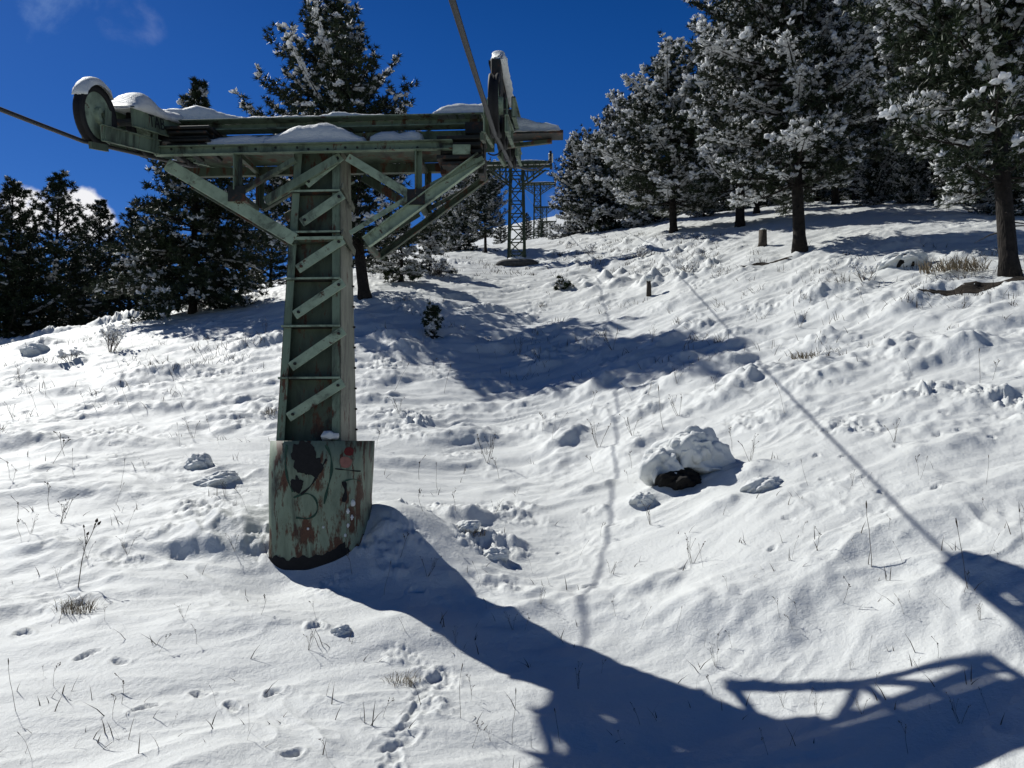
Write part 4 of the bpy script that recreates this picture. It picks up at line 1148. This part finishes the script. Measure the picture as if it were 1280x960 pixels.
MB().tube([(0, 0, -.1), (.01, 0, .3), (.0, .01, .55)], [.09, .08, .07], 9).build("shaft", 'stump', o, True)
link_mesh("snow_cap", lump(ICO4[0], (.13, .13, .12), 5) + np.array([0, 0, .6]), ICO4[1], 'snow_cap', o, True)
q = gpos(953, 308); o = empty("tree_stump", q); tag(o, "short grey tree stump left of the largest pine's trunk", "stump")
MB().tube([(0, 0, -.1), (.02, 0, .15), (.03, 0, .62)], [.2, .16, .15], 11).build("wood", 'stump', o, True)
link_mesh("snow_cap", lump(ICO4[0], (.14, .14, .06), 6) + np.array([.03, 0, .63]), ICO4[1], 'snow_cap', o, True)
# patches where the ground shows through
def patch(px, py, w_, dep, label, seed):
    q = gpos(px, py); kk = 60; V = []; rings = [k_ / 14 for k_ in range(15)]
    for ri in rings:
        for i in range(kk):
            a = 2 * math.pi * i / kk; rad = ri * (1 + .45 * float(perlin(math.cos(a) * 1.6 + seed, math.sin(a) * 1.6, seed)) + .25 * float(perlin(math.cos(a) * 5, math.sin(a) * 5 + seed, seed)))
            x, y = q.x + w_ * rad * math.cos(a), q.y + dep * rad * math.sin(a); V.append((x, y))
    V = np.array(V); z = H(V[:, 0], V[:, 1]); ring = np.repeat(rings, kk); z = z + np.where(ring > .95, -.04, .012)
    F = []
    for r_ in range(len(rings) - 1):
        for i in range(kk): j = (i + 1) % kk; F.append([r_ * kk + i, r_ * kk + j, (r_ + 1) * kk + j, (r_ + 1) * kk + i])
    o = link_mesh("bare_ground", np.column_stack([V, z]), F, 'earth', None, True); tag(o, label, "bare earth", kind="structure")
patch(1220, 360, 1.2, .2, "dark strip of bare earth under the leaning edge pine", 3)
patch(1262, 351, .75, .22, "dark bare earth at the foot of the leaning edge pine", 5)
patch(955, 331, .85, .22, "thin dark strip of bare earth left of the largest pine", 4)

# low dry growth showing through the snow, too fine to count
def undergrowth():
    rg = np.random.default_rng(44); V = []; F = []; SVb = []
    zones = [(690, 905, 294, 350, 150), (470, 640, 312, 345, 45), (900, 1280, 312, 385, 60), (0, 330, 425, 475, 45), (640, 1280, 380, 470, 40), (0, 340, 470, 640, 40), (560, 690, 330, 350, 20), (480, 900, 370, 480, 25), (0, 340, 560, 950, 34), (480, 1280, 560, 950, 60), (340, 720, 720, 950, 16)]
    for x0, x1, y0, y1, cnt in zones:
        for k in range(cnt):
            px, py = rg.uniform(x0, x1), rg.uniform(y0, y1)
            x, y = hit(px, py)
            if y > 70: continue
            m_ = rg.integers(5, 16) if y > 13 else rg.integers(1, 5); rr = rg.uniform(.05, .3) * (1 if y > 15 else .4)
            xs = x + rg.normal(0, rr, m_); ys = y + rg.normal(0, rr, m_); zs = H(xs, ys)
            for i in range(m_):
                l = rg.uniform(.10, .32) * (1 if y > 15 else .6); d = np.array([rg.normal(0, .5), rg.normal(0, .5), 1.]); d /= np.linalg.norm(d)
                sv = np.array([rg.normal(), rg.normal(), 0]); sv *= (.0028 + .00022 * y) / np.linalg.norm(sv)
                b = np.array([xs[i], ys[i], zs[i] - .03]); e = b + d * l; md = b + d * l * .55; n0 = len(V)
                V += [b - sv, b + sv, md + sv * .8, md - sv * .8, e + np.array([d[0], d[1], -.2]) * l * .2]; F += [[n0, n0 + 1, n0 + 2, n0 + 3], [n0 + 3, n0 + 2, n0 + 4]]
    o = link_mesh("undergrowth", V, F, 'stalk'); tag(o, "sparse dry grass and twigs showing through the snow", "undergrowth", kind="stuff")
undergrowth()

# weeds --------------------------------------------------------------------
def weed_mesh(kind, seed):
    rg = random.Random(seed); m = MB()
    if kind == 'stem':
        x = y = 0; pts = [Vector((0, 0, -.04))]; lean = Vector((rg.uniform(-.45, .45), rg.uniform(-.3, .3), 1)).normalized()
        for k in range(1, 6): pts.append(pts[-1] + (lean + Vector((rg.uniform(-.12, .12), rg.uniform(-.12, .12), -.05 * k))).normalized() * .2)
        m.tube(pts, [.005, .0045, .004, .004, .0035, .003], 5)
        e = pts[-1]; m.tube([pts[-2].lerp(e, .6), e, e + (e - pts[-2]) * .25], [.006, .012, .004], 5)
    else:
        def stalk(p, d, l, r_, lv):
            e = p + d * l; mid = p + d * l * .5 + Vector((rg.uniform(-.06, .06), rg.uniform(-.06, .06), 0)) * l
            m.tube([p, mid, e], [r_, r_ * .85, r_ * .7], 5)
            if lv > 0:
                for k in range(rg.randint(2, 4) if kind == 'branched' else 2):
                    f = rg.uniform(.45, 1); dd = (d + Vector((rg.uniform(-.8, .8), rg.uniform(-.8, .8), rg.uniform(-.1, .4)))).normalized(); stalk(p.lerp(e, f), dd, l * rg.uniform(.22, .42), r_ * .75, lv - 1)
            else:
                h = rg.uniform(.010, .018); m.tube([e - d * h, e, e + d * h * 1.8], [h * .4, h, h * .3], 5)
        for k in range(1 if kind == 'branched' else 4):
            stalk(Vector((rg.uniform(-.03, .03), rg.uniform(-.03, .03), -.03)), Vector((rg.uniform(-.4, .4), rg.uniform(-.4, .4), 1)).normalized(), rg.uniform(.5, .8), .0055, 2 if kind == 'branched' else 1)
    me = bpy.data.meshes.new("dry_weed"); me.from_pydata([tuple(v) for v in m.v], [], m.f); me.update(); me.materials.append(M['stalk'])
    return me
WM = [(k, weed_mesh(k, 100 + i)) for i, k in enumerate(['stem', 'stem', 'stem', 'branched', 'branched', 'branched', 'spray', 'spray'])]
rgw = random.Random(12)
spots = [(95,735,3,110),(150,880,4,50),(140,900,3,40),(325,770,5,35),(245,805,4,32),(385,815,6,36),(395,775,3,30),(1052,755,4,45),(975,775,3,36),(990,790,5,26),(865,705,6,45),(830,540,1,55),(748,560,6,45),(790,585,3,30),
         (610,580,6,50),(625,600,3,40),(525,600,4,40),(530,640,5,40),(690,550,1,30),(570,640,3,35),(770,770,4,30),(800,790,2,30),(1090,715,0,85),(1210,735,2,85),(960,945,4,40),(1135,945,3,50),(1200,905,6,40),(1230,880,4,20),
         (640,930,1,60),(700,930,2,55),(575,900,0,60),(590,935,5,40),(410,950,3,40),(310,915,1,35),(20,890,1,60),(40,950,0,40),(75,655,6,45),(60,640,3,50),(20,650,4,40),(65,580,5,50),(80,570,3,45),(45,510,4,35),(150,610,1,35),(225,560,0,30),
         (1235,640,5,25),(1150,600,1,30),(1225,480,0,50),(1240,475,5,35),(1140,470,0,25),(1110,665,4,25),(1010,880,3,25),(1085,830,2,30),(500,700,5,40),(440,720,4,45),(480,745,1,40),(655,790,4,30),(590,870,3,35),(910,740,3,25),
         (1150,840,6,20),(845,790,1,30),(880,810,2,25),(1000,410,6,30),(1080,380,3,30),(930,400,4,24),(660,470,1,24),(600,450,4,24),(540,470,3,30),(500,520,6,30),(470,560,3,30),(640,350,4,26),(690,380,5,22),(655,330,4,20)]
for i in range(140):
    px = rgw.uniform(0, 1280); py = rgw.uniform(400, 950)
    if 335 < px < 470 and py > 500: continue
    spots.append((px, py, rgw.randrange(8), rgw.uniform(14, 40)))
marks = [("the pylon base", gpos(400, 712)), ("the covered boulder", Vector(bo.location)), ("the twiggy shrub", shr_p), ("the pine seedling", gpos(540, 424)), ("the bare earth strip", gpos(1220, 360)), ("the slide track", gpos(505, 900)),
         ("the lower left corner", gpos(20, 950)), ("the lower right corner", gpos(1270, 950)), ("the capped post", gpos(811, 371)), ("the crossarm end shadow", gpos(1240, 690)), ("the flat snow chunk", gpos(268, 604))]
KN = {'stem': ("single bare dry stem", "dry stem"), 'branched': ("dry weed with seed heads", "dry weed"), 'spray': ("spray of dry stalks", "dry weed")}
ORD = ["nearest", "second nearest", "third nearest", "fourth nearest", "fifth nearest", "sixth nearest", "seventh nearest", "eighth nearest", "ninth nearest", "tenth nearest", "eleventh nearest", "twelfth nearest", "thirteenth nearest", "fourteenth nearest", "fifteenth nearest", "sixteenth nearest", "seventeenth nearest", "eighteenth nearest", "nineteenth nearest", "twentieth nearest"]
items = []
for px, py, k, hpx in spots:
    q = gpos(px, py)
    if q.y > 60: continue
    kind, me = WM[k]; o = bpy.data.objects.new("dry_weed", me); COL.objects.link(o); o.location = q
    s_ = hpx / FPX * q.y / .95; fat = .55 + .35 * min(1, s_)
    o.scale = (s_, s_, s_); o.rotation_euler = (rgw.uniform(-.15, .15), rgw.uniform(-.15, .15), rgw.uniform(0, 6.28))
    j = min(range(len(marks)), key=lambda i: (marks[i][1] - q).length); items.append((kind, j, (marks[j][1] - q).length, o))
for kind in KN:
    for j in range(len(marks)):
        g = sorted([it for it in items if it[0] == kind and it[1] == j], key=lambda it: it[2])
        for r_, it in enumerate(g):
            tag(it[3], "%s, %s of its kind to %s" % (KN[kind][0], ORD[min(r_, 19)], marks[j][0]), KN[kind][1], "dry weeds poking out of the snow")

# ------------------------------------------------------------------ light and sky
sun_d = bpy.data.lights.new("sun", 'SUN'); sun_d.energy = 5.0; sun_d.angle = R(.53); sun_d.color = (1.0, .988, .935)
sun = bpy.data.objects.new("sun", sun_d); COL.objects.link(sun)
sun.rotation_euler = SUN.to_track_quat('Z', 'Y').to_euler(); sun.location = (-30, 30, 40)
w = bpy.data.worlds.new("World"); SC.world = w; w.use_nodes = True
nt = w.node_tree; bg = nt.nodes["Background"]
sky = nt.nodes.new("ShaderNodeTexSky"); sky.sky_type = 'NISHITA'; sky.sun_disc = False
sky.sun_elevation = math.asin(SUN.z); sky.sun_rotation = math.atan2(SUN.x, SUN.y)
sky.altitude = 2600; sky.air_density = 1.0; sky.dust_density = .35; sky.ozone_density = 3.0
bg.inputs["Strength"].default_value = .05
geo = nt.nodes.new("ShaderNodeTexCoord")
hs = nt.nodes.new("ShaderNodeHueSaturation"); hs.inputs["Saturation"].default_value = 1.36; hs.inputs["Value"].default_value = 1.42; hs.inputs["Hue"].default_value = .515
nt.links.new(sky.outputs["Color"], hs.inputs["Color"])
# added dimming of the sky towards the zenith, lowers skylight in the shadows
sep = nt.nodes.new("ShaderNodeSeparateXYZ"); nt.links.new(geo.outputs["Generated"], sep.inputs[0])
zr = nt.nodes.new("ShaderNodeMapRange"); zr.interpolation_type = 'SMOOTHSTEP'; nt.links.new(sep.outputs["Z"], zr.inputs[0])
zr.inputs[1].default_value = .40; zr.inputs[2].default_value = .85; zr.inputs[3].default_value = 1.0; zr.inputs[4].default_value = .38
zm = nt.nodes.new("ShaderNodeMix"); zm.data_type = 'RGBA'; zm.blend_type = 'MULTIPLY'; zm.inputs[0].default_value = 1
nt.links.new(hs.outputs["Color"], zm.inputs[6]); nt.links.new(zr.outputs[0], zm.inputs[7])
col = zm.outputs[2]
def cloud(col, px, py, deg, white, sc, thr, amt):
    r = Vector(ray(px, py)).normalized()
    dp = nt.nodes.new("ShaderNodeVectorMath"); dp.operation = 'DOT_PRODUCT'; nt.links.new(geo.outputs["Generated"], dp.inputs[0]); dp.inputs[1].default_value = r
    mr = nt.nodes.new("ShaderNodeMapRange"); mr.interpolation_type = 'SMOOTHSTEP'; mr.inputs[1].default_value = math.cos(R(deg)); mr.inputs[2].default_value = math.cos(R(deg * .25))
    nt.links.new(dp.outputs["Value"], mr.inputs[0])
    nz = noise(nt, sc, 7, .6, geo.outputs["Generated"], .3)
    ad = nt.nodes.new("ShaderNodeMath"); ad.operation = 'MULTIPLY_ADD'; nt.links.new(mr.outputs[0], ad.inputs[0]); ad.inputs[1].default_value = .5; nt.links.new(nz.outputs["Fac"], ad.inputs[2])
    m2 = nt.nodes.new("ShaderNodeMapRange"); m2.interpolation_type = 'SMOOTHSTEP'; m2.inputs[1].default_value = thr; m2.inputs[2].default_value = thr + .22; nt.links.new(ad.outputs[0], m2.inputs[0])
    m3 = nt.nodes.new("ShaderNodeMath"); m3.operation = 'MULTIPLY'; nt.links.new(m2.outputs[0], m3.inputs[0]); nt.links.new(mr.outputs[0], m3.inputs[1])
    m4 = nt.nodes.new("ShaderNodeMath"); m4.operation = 'MULTIPLY'; m4.use_clamp = True; nt.links.new(m3.outputs[0], m4.inputs[0]); m4.inputs[1].default_value = amt
    return mixc(nt, m4.outputs[0], col, white)
WHT = (17, 17, 17.5)
col = cloud(col, 102, 276, 3.0, WHT, 13, .80, 1.7)
col = cloud(col, 34, 262, 2.4, WHT, 13, .80, 1.7)
col = cloud(col, 80, -10, 6, (7, 10, 15), 8, .88, .3)
col = cloud(col, 160, 25, 3.5, (8, 9.5, 14), 7, .88, .25)
col = cloud(col, 700, 262, 4, (6, 8, 12), 7, .85, .35)
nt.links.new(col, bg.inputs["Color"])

vs = SC.view_settings
vs.view_transform = 'Standard'; vs.look = 'None'; vs.gamma = 1; vs.use_curve_mapping = False; vs.exposure = 0.08
SC.cycles.max_bounces = 5; SC.cycles.diffuse_bounces = 2; SC.cycles.glossy_bounces = 2; SC.cycles.transmission_bounces = 2
SC.cycles.use_denoising = True
